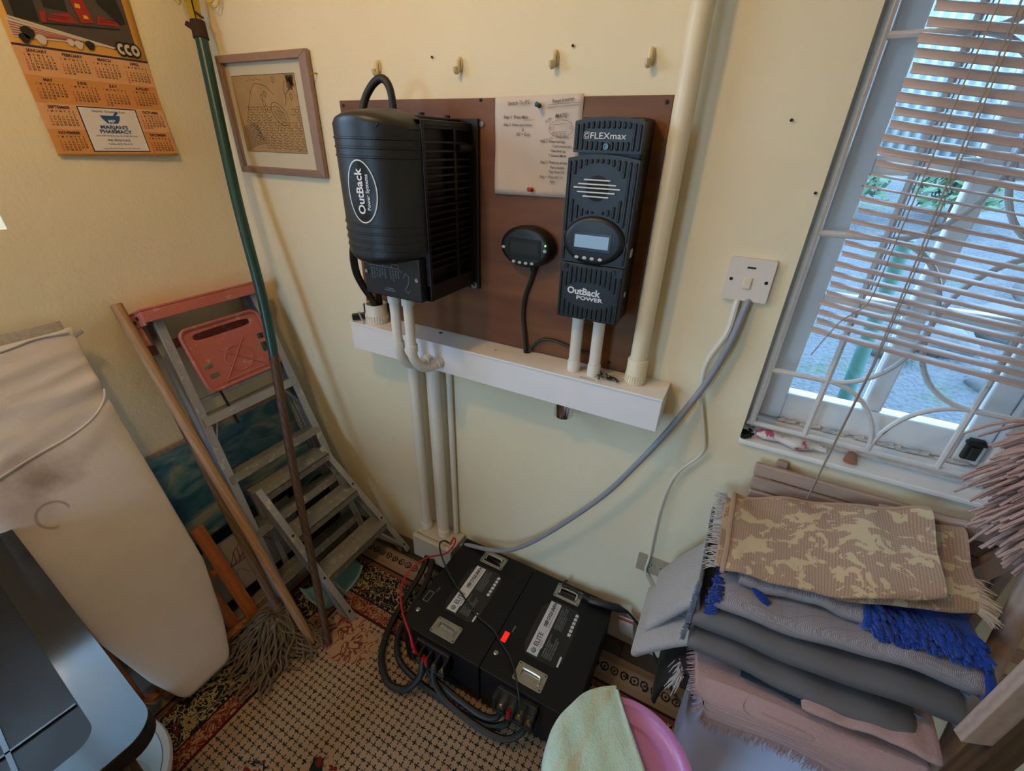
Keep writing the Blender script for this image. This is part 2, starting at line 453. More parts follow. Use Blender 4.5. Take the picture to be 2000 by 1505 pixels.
w1 = thing('window_1', None, None, (WX0, .1, WZ0), kind='structure')
fm = MB()                                        # fixed frame
Y0, Y1 = .075, .15
fm.box(WX0, 1.757, Y0, Y1, WZ0, WZ1).box(WX1-.04, WX1, Y0, Y1, WZ0, WZ1).box(1.757, WX1-.04, Y0, Y1, WZ0, .968).box(1.757, WX1-.04, Y0, Y1, WZ1-.04, WZ1)
fm.box(2.190, 2.232, Y0, Y1, .968, WZ1-.04)
fm.build('window_frame', M_white, w1, smooth=False, bevel=.004)
MB().box(1.745, 1.757, .06, .075, WZ0+.014, WZ1).box(1.757, 2.22, .062, .075, WZ0+.012, WZ0+.026).box(1.757, 2.22, .05, .062, WZ0+.012, WZ0+.019).build('stop_bead', M_putty, w1, smooth=False, bevel=.002)
def casement(x0, x1, y0, y1):
    zb, zt = .970, WZ1-.042; sw = .046
    k = MB().box(x0, x0+sw, y0, y1, zb, zt).box(x1-sw, x1, y0, y1, zb, zt).box(x0+sw, x1-sw, y0, y1, zb, zb+.072).box(x0+sw, x1-sw, y0, y1, zt-.05, zt)
    k.build('casement_frame', M_white, w1, smooth=False, bevel=.004)
    gx = [x0+sw, (x0+x1)/2-.018, (x0+x1)/2+.018, x1-sw]
    gz = [zb+.072, 1.264, 1.290, 1.524, 1.558, zt-.05]
    MB().box(gx[1], gx[2], y0+.004, y1-.004, gz[0], gz[5]).build('glazing_bar', M_white, w1, smooth=False, bevel=.005)
    for a, b in ((1, 2), (3, 4)):
        for p, q in ((0, 1), (2, 3)): MB().box(gx[p], gx[q], y0+.004, y1-.004, gz[a], gz[b]).build('glazing_bar', M_white, w1, smooth=False, bevel=.005)
    ym = (y0+y1)/2
    for a, b in ((0, 1), (2, 3), (4, 5)):
        for p, q in ((0, 1), (2, 3)):
            MB().box(gx[p], gx[q], ym-.0015, ym+.0015, gz[a], gz[b]).build('pane', M_glass, w1, smooth=False)
casement(1.760, 2.188, .092, .132)
casement(2.234, WX1-.042, .092, .132)
# dirt and flaking putty along the bottom of the sash
rr_ = random.Random(5); fk = MB()
for i in range(46):
    x = rr_.uniform(1.80, 2.15); s_ = rr_.uniform(.003, .010)
    fk.beam((x, .083, .972), (x+s_*2.2, .083+rr_.uniform(-.003, .003), .972+rr_.uniform(.0, .006)), s_, .004, (0, 0, 1))
tag(fk.build('flaked_putty', M_putty, w1), kind='stuff')
lk = MB().box(2.150, 2.176, .080, .092, .985, 1.035).box(2.156, 2.17, .072, .082, .99, 1.02).box(2.146, 2.18, .078, .09, 1.022, 1.03)
lk.build('window_latch', M_lock, w1, smooth=False, bevel=.002)

w2 = thing('window_2', None, None, (-.1, LY1, LZ0), kind='structure')
f2 = MB().box(-.15, -.10, LY0, LY0+.035, LZ0, LZ1).box(-.15, -.10, LY1-.03, LY1, LZ0, LZ1).box(-.15, -.10, LY0+.035, LY1-.03, LZ0, LZ0+.03).box(-.15, -.10, LY0+.035, LY1-.03, LZ1-.035, LZ1).box(-.145, -.105, -1.075, -1.045, LZ0+.03, LZ1-.035)
f2.build('window_frame', M_white, w2, smooth=False, bevel=.004)
for a, b in ((LY0+.035, -1.075), (-1.045, LY1-.03)): MB().box(-.127, -.124, a, b, LZ0+.03, LZ1-.035).build('pane', M_glass, w2, smooth=False)

d1 = thing('added_door_1', None, None, (.60, -3.1, 0), kind='structure')  # unseen glass door, added to let in cool fill daylight
for b_ in ((.25, .31, 0, 2.06), (.89, .95, 0, 2.06), (.31, .89, 2.0, 2.06), (.31, .89, FZ, .10)): MB().box(b_[0], b_[1], -3.13, -3.08, b_[2], b_[3]).build('added_door_rail', M_white, d1, smooth=False, bevel=.003)
MB().box(.31, .89, -3.107, -3.103, .10, 2.0).build('pane', M_glass, d1, smooth=False)
# ---------------------------------------------------------------- outside the window
struct('added_shading_eave', MB().box(-.4, 3.6, .2, 1.15, 2.42, 2.50), M_ceil)  # unseen eave, added to keep skylight off the yard
def gravel():
    t = NT('gravel_yard'); n = t.noise(26, 6, .7); v = t.voro(34); l = t.noise(3, 4, .6)
    c = t.mix(n, srgb('2c2c2e'), srgb('6c6d70')); c = t.mix(t.step(v, .1, .32), c, srgb('565a60')); c = t.mix(t.step(l, .55, .72), c, srgb('45543e'))
    t.bsdf(c, .9, 0, .2, t.bump(t.math('ADD', v, n), 1.0, .03)); return t.m
M_gravel = gravel()
M_rock = mat('grey_rock', '4a4c50', .85, var=.3, vs=7, bump=.8, bs=20)
M_pale_rock = mat('pale_rock', '86847a', .8, var=.15, vs=9, bump=.6, bs=20)
M_teal_post = mat('teal_post_paint', '2f5652', .5, var=.1)
M_corr = mat('white_corrugated_sheet', '80888c', .5, var=.12, vs=4)
M_leaf = mat('yard_leaf_green', '2c4a30', .6, var=.3, vs=5)
gr = random.Random(11)
def yard(u, v):
    x = -.5+7.5*u; y = .21+7.0*v
    z = .12+.20*max(0, y-.9)+.03*math.sin(x*3+y*2)+.02*math.sin(x*7.3-y*4.1)
    return (x, y, z)
yd = MB().grid(yard, 50, 60).build('ground', M_gravel); yd['kind'] = 'structure'
M_blocking_wall = mat('grey_render', '8f9296', .9, var=.1)
struct('outer_ground', MB().box(-14, 14, -14, 14, -.4, -.3), M_gravel)
struct('added_blocking_wall', MB().box(-2.5, -2.3, -7, 3, -.3, 1.75), M_blocking_wall)  # added outside the side window to block low skylight
def yz(y): return .12+.20*max(0, y-.9)
def rock(name, x, y, r, m, lab, seed, fl_=.7, grp=None):
    q = random.Random(seed); ph = [q.uniform(0, 6) for _ in range(6)]
    def fn(u, v):
        a = 2*PI*u; b = PI*(v-.5); k = r*(1+.14*math.sin(2*a+ph[0])*math.cos(b)+.10*math.sin(3*a+ph[1]+2*b)+.06*math.sin(5*a+ph[2]-3*b))
        return (x+k*math.cos(b)*math.cos(a)*1.2, y+k*math.cos(b)*math.sin(a), yz(y)+r*fl_*.5+k*fl_*math.sin(b))
    o = MB().grid(fn, 20, 11, cu=True).build(name, m); tag(o, lab, 'rock', grp); return o
rock('rock', 2.33, 1.30, .085, M_rock, 'rounded grey rock lying beside the teal post outside the window', 1)
rock('rock', 2.56, 1.02, .075, M_rock, 'grey boulder in the yard just behind a smaller dark stone', 2)
rock('rock', 2.60, .86, .060, M_rock, 'smaller dark stone in front of the grey boulder in the yard', 3)
rock('rock', 2.56, .62, .055, M_pale_rock, 'pale flat stone close outside the window sash', 4, .45)
rock('rock', 2.42, .78, .040, M_pale_rock, 'small yellowish stone on the gravel outside the window', 5, .4)
for i, (x, y, r) in enumerate([(2.9, 2.6, .16), (3.3, 2.9, .2), (2.75, 3.1, .13), (3.1, 2.2, .13), (3.7, 3.4, .24), (2.6, 2.4, .1), (3.45, 2.3, .13)]):
    rock('rock', x, y, r, M_rock, 'grey field stone on the gravel slope outside the window', 20+i, .7, 'stones on the gravel slope')
tp = MB().tube([(2.275, 1.5, .1), (2.235, 1.5, 1.24)], .032, 12).build('garden_post', M_teal_post)
tag(tp, 'teal painted post standing in the gravel yard', 'post')
def corr(u, v):
    x = -.5+6.5*u; return (x, 5.6+.03*math.sin(x*62), 1.38+1.9*v)
cf = MB().grid(corr, 620, 2).build('corrugated_fence', M_corr, solid=.01)
tag(cf, 'white corrugated sheet fence at the back of the yard', 'fence')
def shrub(x, y, z, r, n, seed, lab):
    q = random.Random(seed); t = thing('shrub', lab, 'shrub', (x, y, z)); mb = MB()
    for i in range(n):
        a = q.uniform(0, 2*PI); b = q.uniform(-.2, 1.3); k = r*q.uniform(.4, 1)
        c = Vector((x+k*math.cos(a)*math.cos(b), y+k*math.sin(a)*math.cos(b), z+r*.6+k*math.sin(b)*.8)); s_ = q.uniform(.04, .08)
        d = Vector((q.uniform(-1, 1), q.uniform(-1, 1), q.uniform(-1, 1))).normalized(); e = d.orthogonal().normalized()
        mb.add([c-d*s_, c+e*s_*.4, c+d*s_, c-e*s_*.4], [(0, 1, 2, 3)])
    tag(mb.build('foliage', M_leaf, t, smooth=False), kind='stuff')
    MB().tube([(x, y, z-.05), (x, y, z+r*.7)], .03, 6).build('stem', M_stick_d, t)
shrub(2.35, 5.0, .95, .42, 320, 1, 'leafy green shrub by the corrugated fence nearer the teal post')
shrub(3.3, 5.0, .95, .40, 320, 2, 'leafy green shrub by the corrugated fence behind the stones')

# ---------------------------------------------------------------- plywood board and what hangs on it
AX, AZ = (1, 0, 0), (0, 0, 1)          # writing axes for things facing the room on the back wall
bd = thing('mounting_board', 'varnished brown plywood board screwed to the cream wall', 'board', (.99, 0, 1.046))
MB().box(.549, 1.436, -.012, -.0005, 1.046, 1.649).build('panel', M_ply, bd, smooth=False, bevel=.0015)
for x, z in ((.563, 1.637), (1.424, 1.637), (1.385, 1.066), (1.0, 1.645)):
    MB().lathe([(.004, 0), (.004, .0012), (.002, .0018)], (x, -.012, z), (0, -1, 0), 10).build('screw', M_dark, bd)

tr = thing('cable_trunking', 'white rectangular cable trunking box running under the plywood board', 'trunking', (1.05, 0, .952))
MB().box(.557, 1.543, -.100, -.0005, .952, 1.0375).build('channel', M_trunk, tr, smooth=False, bevel=.0012)
MB().box(.556, 1.544, -.1025, -.0005, 1.0376, 1.0435).build('lid', M_trunk, tr, smooth=False, bevel=.001)
MB().lathe([(.006, 0), (.006, .0006)], (.862, -.030, 1.0435), n=12).build('lid_hole', M_dark, tr)
MB().lathe([(.003, 0), (.003, .0008)], (1.07, -.055, 1.0435), n=8).build('screw', M_steel, tr)
text('pencil_note', 'batteries - in', .011, (1.335, -.092, 1.0441), (1, 0, 0), (0, 1, 0), M_print2, tr, shear=.2)

# ---- big inverter/charger
inv = thing('inverter', 'large black finned wall inverter with ribbed curved front cover and oval badge', 'inverter', (.865, -.012, 1.204))
MB().box(.742, .997, -.024, -.0125, 1.200, 1.608).build('back_plate', M_black2, inv, smooth=False, bevel=.002)
MB().box(.768, .958, -.216, -.024, 1.212, 1.598).build('body', M_black2, inv, smooth=False, bevel=.004)
fin = MB().box(-.012, .012, -.172, .006, -.002, .002)
fz = [1.584+0*i for i in range(1)]+[1.5565, 1.539]+[1.522-.0157*i for i in range(16)]
fo = None
for z in fz:
    if fo is None:
        fo = fin.build('cooling_fin', M_black2, inv, world=False, smooth=False); o = fo
    else:
        o = fo.copy(); C.objects.link(o)
    o.location = Vector((.966, -.034, z))-inv.location
MB().box(.958, .979, -.098, -.089, 1.235, 1.592).build('fin_web', M_black2, inv, smooth=False)
MB().box(.958, .981, -.216, -.205, 1.212, 1.598).build('corner_rail', M_black2, inv, smooth=False, bevel=.002)
for a_, b_ in ((1.586, 1.598), (1.212, 1.252)): MB().box(.958, .980, -.216, -.024, a_, b_).build('end_rail', M_black2, inv, smooth=False, bevel=.002)
MB().tube([(.981, -.026, 1.545), (.981, -.085, 1.545)], .009, 10).build('boss', M_black2, inv)
MB().box(.775, .955, -.20, -.03, 1.598, 1.606).build('top_bracket', M_black2, inv, smooth=False, bevel=.003)
for x, y in ((.80, -.06), (.93, -.05), (.94, -.16)): MB().lathe([(.007, 0), (.007, .006), (.004, .007)], (x, y, 1.606), n=10).build('bolt', M_black2, inv)
MB().lathe([(.009, 0), (.009, .002), (.0045, .002), (.0045, .0005)], (.982, -.0242, 1.210), (0, -1, 0), 18, cap=False).build('washer', M_steel, inv)
MB().lathe([(.006, 0), (.006, .003), (.003, .003)], (1.003, -.0125, 1.597), (0, -1, 0), 12).build('mounting_bolt', M_steel, inv)
CX, CW = .8665, .1125
def cov_y(x, k=1.0):
    u = min(1, abs(x-CX)/CW); return -.218-.082*(1-u**2.2)**.75*k
def cov_top(x): return 1.583+.026*(1-min(1, abs(x-CX)/CW)**2)
def cov_bot(x): return 1.324-.020*(1-min(1, abs(x-CX)/CW)**2)
def cover(u, v):
    x = CX+CW*math.sin((u-.5)*PI)
    if v < .12: k = v/.12; return (x, -.200+(cov_y(x)+.012+.200)*k, cov_bot(x)+.004-.004*k)
    if v > .88: k = (1-v)/.12; return (x, -.200+(cov_y(x)+.018+.200)*k, cov_top(x)+.010-.010*k)
    k = (v-.12)/.76; z0, z1 = cov_bot(x), cov_top(x)
    e = min(k, 1-k); rnd = max(0, 1-e/.045)
    return (x, cov_y(x)+.014*rnd*rnd, z0+(z1-z0)*k)
MB().grid(cover, 41, 60).build('front_cover', M_black, inv, ang=50)
for z in (1.578, 1.560, 1.543, 1.526, 1.391, 1.374, 1.357, 1.340):
    pts = []
    for k in range(31):
        x = CX+CW*.985*math.sin((k/30-.5)*PI); pts.append((x, cov_y(x)+.0005+(.004 if z > 1.575 else 0), z-.0*abs(x-CX)))
    MB().tube(pts, .0028, 6).build('ridge', M_black, inv)
for x in (CX-.098, CX+.055):
    MB().lathe([(.007, 0), (.007, .002)], (x, cov_y(x)+.004, 1.586), (0, -1, .4), 12).build('screw_recess', M_dark, inv)
wrap = lambda off: (lambda p: Vector((p.x, cov_y(p.x)-off, p.z)))
def oval(cx, cz, a, b, a2, b2, fn, m, name, parent, n=48):
    mb = MB(); vs = []
    for k in range(n):
        t = 2*PI*k/n
        vs += [fn(Vector((cx+a*math.cos(t), 0, cz+b*math.sin(t)))), fn(Vector((cx+a2*math.cos(t), 0, cz+b2*math.sin(t))))]
    mb.add(vs, [(2*k, 2*k+1, (2*k+3) % (2*n), (2*k+2) % (2*n)) for k in range(n)]); return mb.build(name, m, parent)
bx_ = .878
oval(bx_, 1.459, .0370, .0625, .0345, .060, wrap(.0022), M_print, 'badge_ring', inv)
oval(bx_, 1.459, .0345, .060, .0005, .0005, wrap(.0016), M_blackgl, 'badge_plate', inv)
text('badge_lettering', 'OutBack', .0255, (bx_+.006, -.3, 1.459), (0, 0, 1), (-1, 0, 0), M_print, inv, 'CENTER', fat=.0006, sx=.98, fn=wrap(.0028))
text('badge_lettering', 'Power Systems', .0115, (bx_+.020, -.3, 1.459), (0, 0, 1), (-1, 0, 0), M_print, inv, 'CENTER', fat=.0002, fn=wrap(.0028))
# wiring compartment under the cover
wp = MB().box(.792, .968, -.240, -.205, 1.213, 1.318).build('wiring_cover', M_black, inv, smooth=False, bevel=.003)
for x, z in ((.802, 1.270), (.959, 1.268)): MB().lathe([(.005, 0), (.005, .002), (.002, .002)], (x, -.2405, z), (0, -1, 0), 12).build('screw', M_steel, inv)
PY = -.2408
ln = []
for i in range(6): ln.append([(.820+.0075*i+.003*math.cos(t), 1.2935+.003*math.sin(t)) for t in [2*PI*k/10 for k in range(11)]])
ln.append([(.814, 1.299), (.864, 1.299), (.864, 1.288), (.814, 1.288), (.814, 1.299)])
ln += [[(.864, 1.288), (.905, 1.288), (.915, 1.280)], [(.905, 1.288), (.905, 1.297), (.885, 1.297), (.885, 1.288)], [(.918, 1.268), (.926, 1.280), (.936, 1.272), (.930, 1.250), (.920, 1.240), (.930, 1.232), (.936, 1.240)]]
strokes(ln, .0009, (0, PY, 0), AX, AZ).build('wiring_diagram', M_print2, inv)['kind'] = 'stuff'
vt = ['INVERTER ON', 'AUX OUT 12V', 'XCT- XCT+', 'COMM HUB', 'BATTERY', 'TEMP SENSE']
for i, s_ in enumerate(vt): text('small_print', s_, .0046, (.818+.0085*i, PY, 1.284), (0, 0, -1), (1, 0, 0), M_print2, inv)
for i, s_ in enumerate(['AC HOT IN', 'AC HOT OUT', 'NEUTRAL', 'GROUND']): text('small_print', s_, .0046, (.878+.008*i, PY, 1.284), (0, 0, -1), (1, 0, 0), M_print2, inv)
text('small_print', 'AC WIRING\nCOMPARTMENT', .005, (.872, PY, 1.234), AX, AZ, M_print2, inv, 'CENTER')
# cables of the inverter
MB().tube(cr([(.752, -.15, 1.585), (.757, -.135, 1.635), (.778, -.125, 1.668), (.803, -.12, 1.680), (.822, -.12, 1.665), (.829, -.12, 1.632), (.829, -.12, 1.59)], 8), .0088, 10).build('top_cable', M_rubber, inv)
MB().tube(cr([(.790, -.12, 1.600), (.790, -.12, 1.625)], 2), .011, 10).build('top_stud', M_rubber, inv)
MB().tube(cr([(.752, -.20, 1.36), (.712, -.19, 1.300), (.668, -.150, 1.230), (.652, -.115, 1.175), (.648, -.085, 1.130), (.636, -.056, 1.08)], 8), .0105, 10).build('battery_cable', M_rubber, inv)
MB().tube(cr([(.76, -.10, 1.22), (.69, -.075, 1.19), (.650, -.055, 1.150), (.642, -.048, 1.08)], 8), .0105, 10).build('battery_cable', M_rubber, inv)

# ---- conduits around the inverter
cp = thing('conduit_coupling', 'open white ribbed pipe coupling holding black cables on the trunking', 'pipe fitting', (.630, -.052, 1.0437))
MB().lathe([(.036, 0), (.036, .028), (.0345, .031), (.0335, .060), (.029, .060), (.028, .004)], (.630, -.052, 1.0437), n=28, cap=False).build('sleeve', M_pvc, cp)
for k in range(28):
    t = 2*PI*k/28; o_ = Vector((.630+.0365*math.cos(t), -.052+.0365*math.sin(t), 0))
    MB().beam(o_+V(0, 0, 1.046), o_+V(0, 0, 1.068), .0035, .0022, (math.cos(t), math.sin(t), 0)).build('grip_rib', M_pvc, cp, smooth=False)
def elbow(x, xe, lab):
    e = thing('conduit_elbow', lab, 'pipe', (x, -.2, 1.0), 'white conduits between the inverter and the trunking')
    MB().tube(cr([(x, -.198, 1.218), (x, -.198, 1.15), (x, -.198, 1.065), (x+.002, -.195, 1.030), (x+.008, -.175, .998), (xe-.004, -.148, .986), (xe, -.128, .984), (xe, -.1015, .986)], 8), .0135, 14).build('bend', M_pvc, e)
    MB().lathe([(.0165, 0), (.0165, .020)], (x, -.198, 1.052), n=18).build('collar', M_pvc, e)
    MB().lathe([(.0165, 0), (.0165, .024), (.0155, .026)], (x, -.198, 1.184), n=18).build('collar', M_pvc, e)
    MB().lathe([(.0165, 0), (.0165, .020)], (xe, -.1015, .986), (0, -1, 0), n=18).build('collar', M_pvc, e)
elbow(.842, .866, 'white bent conduit from inverter to trunking, the one beside the open coupling')
elbow(.888, .904, 'white bent conduit from inverter to trunking, the one away from the open coupling')
def pipe(name, x, y, z0, z1, r, m, lab, cols=(), grp=None):
    t = thing(name, lab, 'pipe', (x, y, z0), grp)
    MB().tube([(x, y, z0), (x, y, z1)], r, 16).build('tube', m, t)
    for a, b, k in cols: MB().lathe([(r*k, 0), (r*k, b-a), (r*k*.95, b-a+.002)], (x, y, a), n=20).build('collar', m, t)
    return t
pipe('conduit_pipe', 1.306, -.060, 1.044, 1.202, .0145, M_pvc, 'short white conduit under the charge controller, nearer the small oval display', [(1.044, 1.072, 1.14), (1.186, 1.198, 1.15)])
pipe('conduit_pipe', 1.360, -.060, 1.044, 1.202, .0145, M_pvc, 'short white conduit under the charge controller, nearer the thick vertical pipe', [(1.044, 1.072, 1.14), (1.186, 1.198, 1.15)])
bp = pipe('wall_pipe', 1.4625, -.042, 1.0437, 2.56, .0205, M_pvc2, 'thick cream vertical pipe rising from the trunking to the ceiling', [(1.0437, 1.105, 1.2)])
for k in range(26):
    t = 2*PI*k/26; o_ = Vector((1.4625+.0248*math.cos(t), -.042+.0248*math.sin(t), 0))
    MB().beam(o_+V(0, 0, 1.046), o_+V(0, 0, 1.066), .003, .002, (math.cos(t), math.sin(t), 0)).build('grip_rib', M_pvc2, bp, smooth=False)
pipe('conduit_pipe', .748, -.040, .178, .9515, .0195, M_pvc, 'white vertical conduit from trunking to junction box, the one toward the stepladder', [(.178, .206, 1.16)])
pipe('conduit_pipe', .832, -.040, .178, .9515, .0200, M_pvc, 'white vertical conduit from trunking to junction box, the one away from the stepladder', [(.178, .206, 1.16)])
pipe('thin_conduit', .790, -.0125, .182, .9515, .010, M_pvc, 'thin white conduit between the two thicker ones below the trunking')
pipe('thin_conduit', .872, -.0125, .182, .9515, .010, M_pvc, 'thin white conduit outermost toward the batteries below the trunking')
cc = MB().lathe([(.0245, 0), (.026, .002), (.026, .058), (.0255, .058)], (1.288, -.052, .8935), n=28).build('chrome_fitting', M_chrome)
tag(cc, 'round chrome pipe fitting poking out beneath the white trunking', 'pipe fitting')
ad = thing('cable_plug', 'black plug with a grey strap lying on the end of the trunking', 'plug', (.585, -.06, 1.0437))
MB().beam((.560, -.092, 1.056), (.598, -.052, 1.058), .022, .018).build('plug_body', M_black, ad, smooth=False, bevel=.003)
MB().box(.570, .594, -.05, -.018, 1.0437, 1.092).build('plug_block', M_black, ad, smooth=False, bevel=.004)
MB().tube(cr([(.578, -.078, 1.072), (.595, -.088, 1.058), (.612, -.094, 1.046)], 5), .0028, 6).build('strap', M_grey_cable, ad)
sb = thing('screw_bag', 'small clear bag of dark screws lying on the trunking', 'bag', (1.40, -.065, 1.0437))
rs_ = random.Random(9)
for i in range(26):
    p = V(1.40+rs_.uniform(-.032, .032), -.066+rs_.uniform(-.010, .010), 1.048+rs_.uniform(0, .005)); d = V(rs_.uniform(-1, 1), rs_.uniform(-.5, .5), rs_.uniform(-.1, .1)).normalized()*.007
    MB().tube([p-d, p+d*.6, p+d], [.0008, .0012, .0024], 6).build('screw', M_steel if i % 3 == 0 else M_black2, sb)
def bagfn(u, v):
    x = 1.40+.038*(2*u-1); return (x, -.066+.014*math.cos(2*PI*v)*(1-.3*abs(2*u-1)), 1.0500+.0056*math.sin(2*PI*v)*(1-(2*u-1)**4)+.0006*math.sin(u*40+v*20))
def clear_mat():
    t = NT('clear_plastic'); a = t.n('ShaderNodeBsdfTransparent'); g = t.n('ShaderNodeBsdfGlossy'); g.inputs['Roughness'].default_value = .15
    a.inputs[0].default_value = (.9, .92, .93, 1); mx = t.n('ShaderNodeMixShader'); t.t.links.new(t.math('MULTIPLY', t.noise(40, 3), .04), mx.inputs[0])
    t.t.links.new(a.outputs[0], mx.inputs[1]); t.t.links.new(g.outputs[0], mx.inputs[2]); t.t.links.new(mx.outputs[0], t.out.inputs[0]); return t.m
M_clear = clear_mat()
MB().grid(bagfn, 24, 12, cv=True).build('bag_film', M_clear, sb)

# ---- charge controller
fx = thing('charge_controller', 'tall narrow black ribbed charge controller with blue-grey screen', 'charge controller', (1.34, -.012, 1.2))
MB().box(1.277, 1.409, -.088, -.0125, 1.200, 1.608).build('body', M_black, fx, smooth=False, bevel=.006, seg=3)
def arc_plate(x0, x1, z0, z1, yb, yf, sag, name):
    xm, hw = (x0+x1)/2, (x1-x0)/2
    out = [(x0, z0), (x1, z0)]+[(xm+hw*math.cos(t), z1+sag*(1-math.cos(t)**2)) for t in [PI*k/12 for k in range(13)]]
    MB().prism(out, (0, yf, 0), AX, AZ, yf*-1+yb).build(name, M_black, fx, smooth=False, bevel=.003)
arc_plate(1.274, 1.411, 1.546, 1.600, -.086, -.108, .008, 'top_cover')
arc_plate(1.266, 1.413, 1.331, 1.536, -.086, -.111, .008, 'main_cover')
MB().prism([(1.267, 1.202), (1.330, 1.202), (1.338, 1.208), (1.344, 1.202), (1.412, 1.202), (1.412, 1.330), (1.267, 1.330)], (0, -.111, 0), AX, AZ, .025).build('lower_cover', M_black, fx, smooth=False, bevel=.003)
def rib(x, z0, z1, yf=-.111):
    if z1-z0 > .004: MB().box(x-.0026, x+.0026, yf-.004, yf+.002, z0, z1).build('rib', M_black, fx, smooth=False, bevel=.0016, seg=1)
nr = 13
for i in range(nr):
    x = 1.281+(1.404-1.281)*i/(nr-1); e = abs(x-1.3425)/.066
    top = 1.600+.007*(1-e*e)-.006
    if i in (0, 1, nr-2, nr-1): rib(x, 1.551, top, -.108)
    else: rib(x, 1.588, top, -.108); (abs(x-1.342) > .006) and rib(x, 1.551, 1.566, -.108)
    x = 1.272+(1.407-1.272)*i/(nr-1); top = 1.536+.006*(1-e*e)-.006
    dx = abs(x-1.333); hb = .0205+.0*dx
    cz_top = 1.483+(math.sqrt(max(0, .056**2-dx*dx))*.75 if dx < .056 else 0)
    cz_bot = 1.483-(math.sqrt(max(0, .056**2-dx*dx))*.72 if dx < .056 else 0)
    de = abs(x-1.3385); et = 1.380+(math.sqrt(max(0, 1-(de/.0685)**2))*.051 if de < .0685 else 0)+.004
    if dx < .056: rib(x, cz_top+.004, top); rib(x, et, cz_bot-.004)
    else: rib(x, et, top)
    if de > .060: rib(x, 1.336, 1.380-(math.sqrt(max(0, 1-(de/.0685)**2))*.051 if de < .0685 else 0)-.004)
    dl = abs(x-1.338); ov = math.sqrt(max(0, 1-(dl/.062)**2))*.026 if dl < .062 else 0
    hi = 1.322 if 1 < i < nr-2 else 1.309
    if ov > .006: rib(x, 1.262+ov+.002, hi); rib(x, 1.207, 1.258-ov)
    else: rib(x, 1.207, hi)
for z, a, b in ((1.498, 1.305, 1.360), (1.490, 1.293, 1.373), (1.483, 1.284, 1.382), (1.475, 1.292, 1.372), (1.467, 1.305, 1.360)):
    MB().box(a, b, -.1155, -.110, z-.0013, z+.0013).build('fan_bar', M_print, fx, smooth=False, bevel=.0006, seg=1)
MB().lathe([(.024, 0), (.024, .0012), (.021, .0014)], (1.333, -.111, 1.4825), (0, -1, 0), 32).build('fan_disc', M_dark, fx)
text('lettering', 'FLEXmax', .0155, (1.3065, -.1092, 1.5705), AX, AZ, M_print, fx, fat=.0001, sx=1.2)
strokes([[(1.2945, 1.5705), (1.3045, 1.5705), (1.3045, 1.5815), (1.2945, 1.5815), (1.2945, 1.5705)], [(1.3000+.0034*math.cos(t), 1.576+.0034*math.sin(t)) for t in [.9+5.2*k/12 for k in range(13)]]], .0012, (0, -.1092, 0), AX, AZ).build('maker_mark', M_print, fx)
text('lettering', 'OutBack', .0215, (1.289, -.1122, 1.2615), AX, AZ, M_print, fx, fat=.0007, sx=1.0)
text('lettering', 'POWER', .0118, (1.312, -.1122, 1.2500), AX, AZ, M_print, fx, fat=.0004, sx=1.5)
for x, z in ((1.281, 1.321), (1.389, 1.319), (1.342, 1.5575)):
    MB().lathe([(.0058, 0), (.0055, .005), (.003, .005), (.0025, .003)], (x, -.109, z), (0, -1, 0), 14).build('screw', M_blackgl, fx)
MB().lathe([(1.0, 0), (.97, .005), (.90, .0085), (.80, .0095)], (1.3385, -.110, 1.380), (0, -1, 0), 40, sx=.0685, sy=.0505).build('display_bezel', M_black, fx)
MB().box(1.293, 1.379, -.1200, -.118, 1.359, 1.399).build('display_window', M_blackgl, fx, smooth=False, bevel=.002)
M_lcd = mat('lcd_screen', '7f95a8', .3, var=.05, emit=srgb('7f9ab4'), es=.28)
MB().box(1.2985, 1.3735, -.1206, -.1195, 1.3665, 1.3925).build('lcd_screen', M_lcd, fx, smooth=False)
M_btn = mat('button_grey', 'b9bcc0', .5, var=.03)
for x in (1.306, 1.324, 1.341, 1.359): MB().lathe([(1, 0), (.95, .0012), (.6, .0016)], (x, -.1185, 1.345), (0, -1, 0), 18, sx=.0050, sy=.0036).build('button', M_btn, fx)
text('side_print', 'OutBack', .016, (1.4095, -.07, 1.50), (0, 0, -1), (0, 1, 0), M_print2, fx)
text('side_print', 'FLEXmax 80 MPPT charge controller', .009, (1.4095, -.045, 1.51), (0, 0, -1), (0, 1, 0), mat('dim_red_print', '7a3a3c', .6, var=0), fx)
MB().box(1.4088, 1.4096, -.068, -.046, 1.345, 1.363).build('side_sticker', M_print, fx, smooth=False)
MB().lathe([(.006, 0), (.006, .001)], (1.409, -.06, 1.262), (1, 0, 0), 14).build('knockout_plug', M_print, fx)

# ---- small oval remote display
mt = thing('remote_display', 'small black oval remote display with four grey buttons and green light', 'display', (1.146, -.012, 1.285))
EO = (1.1455, -.0125, 1.334)
MB().lathe([(1.0, 0), (1.03, .010), (1.03, .026), (.99, .032), (.95, .036), (.90, .039), (.80, .040)], EO, (0, -1, 0), 44, sx=.0690, sy=.0485).build('housing', M_black, mt)
MB().box(1.104, 1.191, -.0535, -.0515, 1.310, 1.356).build('display_window', M_blackgl, mt, smooth=False, bevel=.003)
MB().box(1.110, 1.185, -.0541, -.0530, 1.320, 1.3475).build('lcd_screen', mat('dark_lcd', '1d1c18', .25, var=.05), mt, smooth=False)
for x, z in ((1.118, 1.2985), (1.135, 1.2975), (1.152, 1.2975), (1.169, 1.2985), (1.0885, 1.331), (1.2015, 1.332)):
    MB().lathe([(1, 0), (.95, .0016), (.6, .002)], (x, -.0522, z), (0, -1, 0), 18, sx=.0050, sy=.0036).build('button', M_btn, mt)
MB().lathe([(.0022, 0), (.0022, .001)], (1.2025, -.0524, 1.345), (0, -1, 0), 10).build('indicator_light', M_green_led, mt)
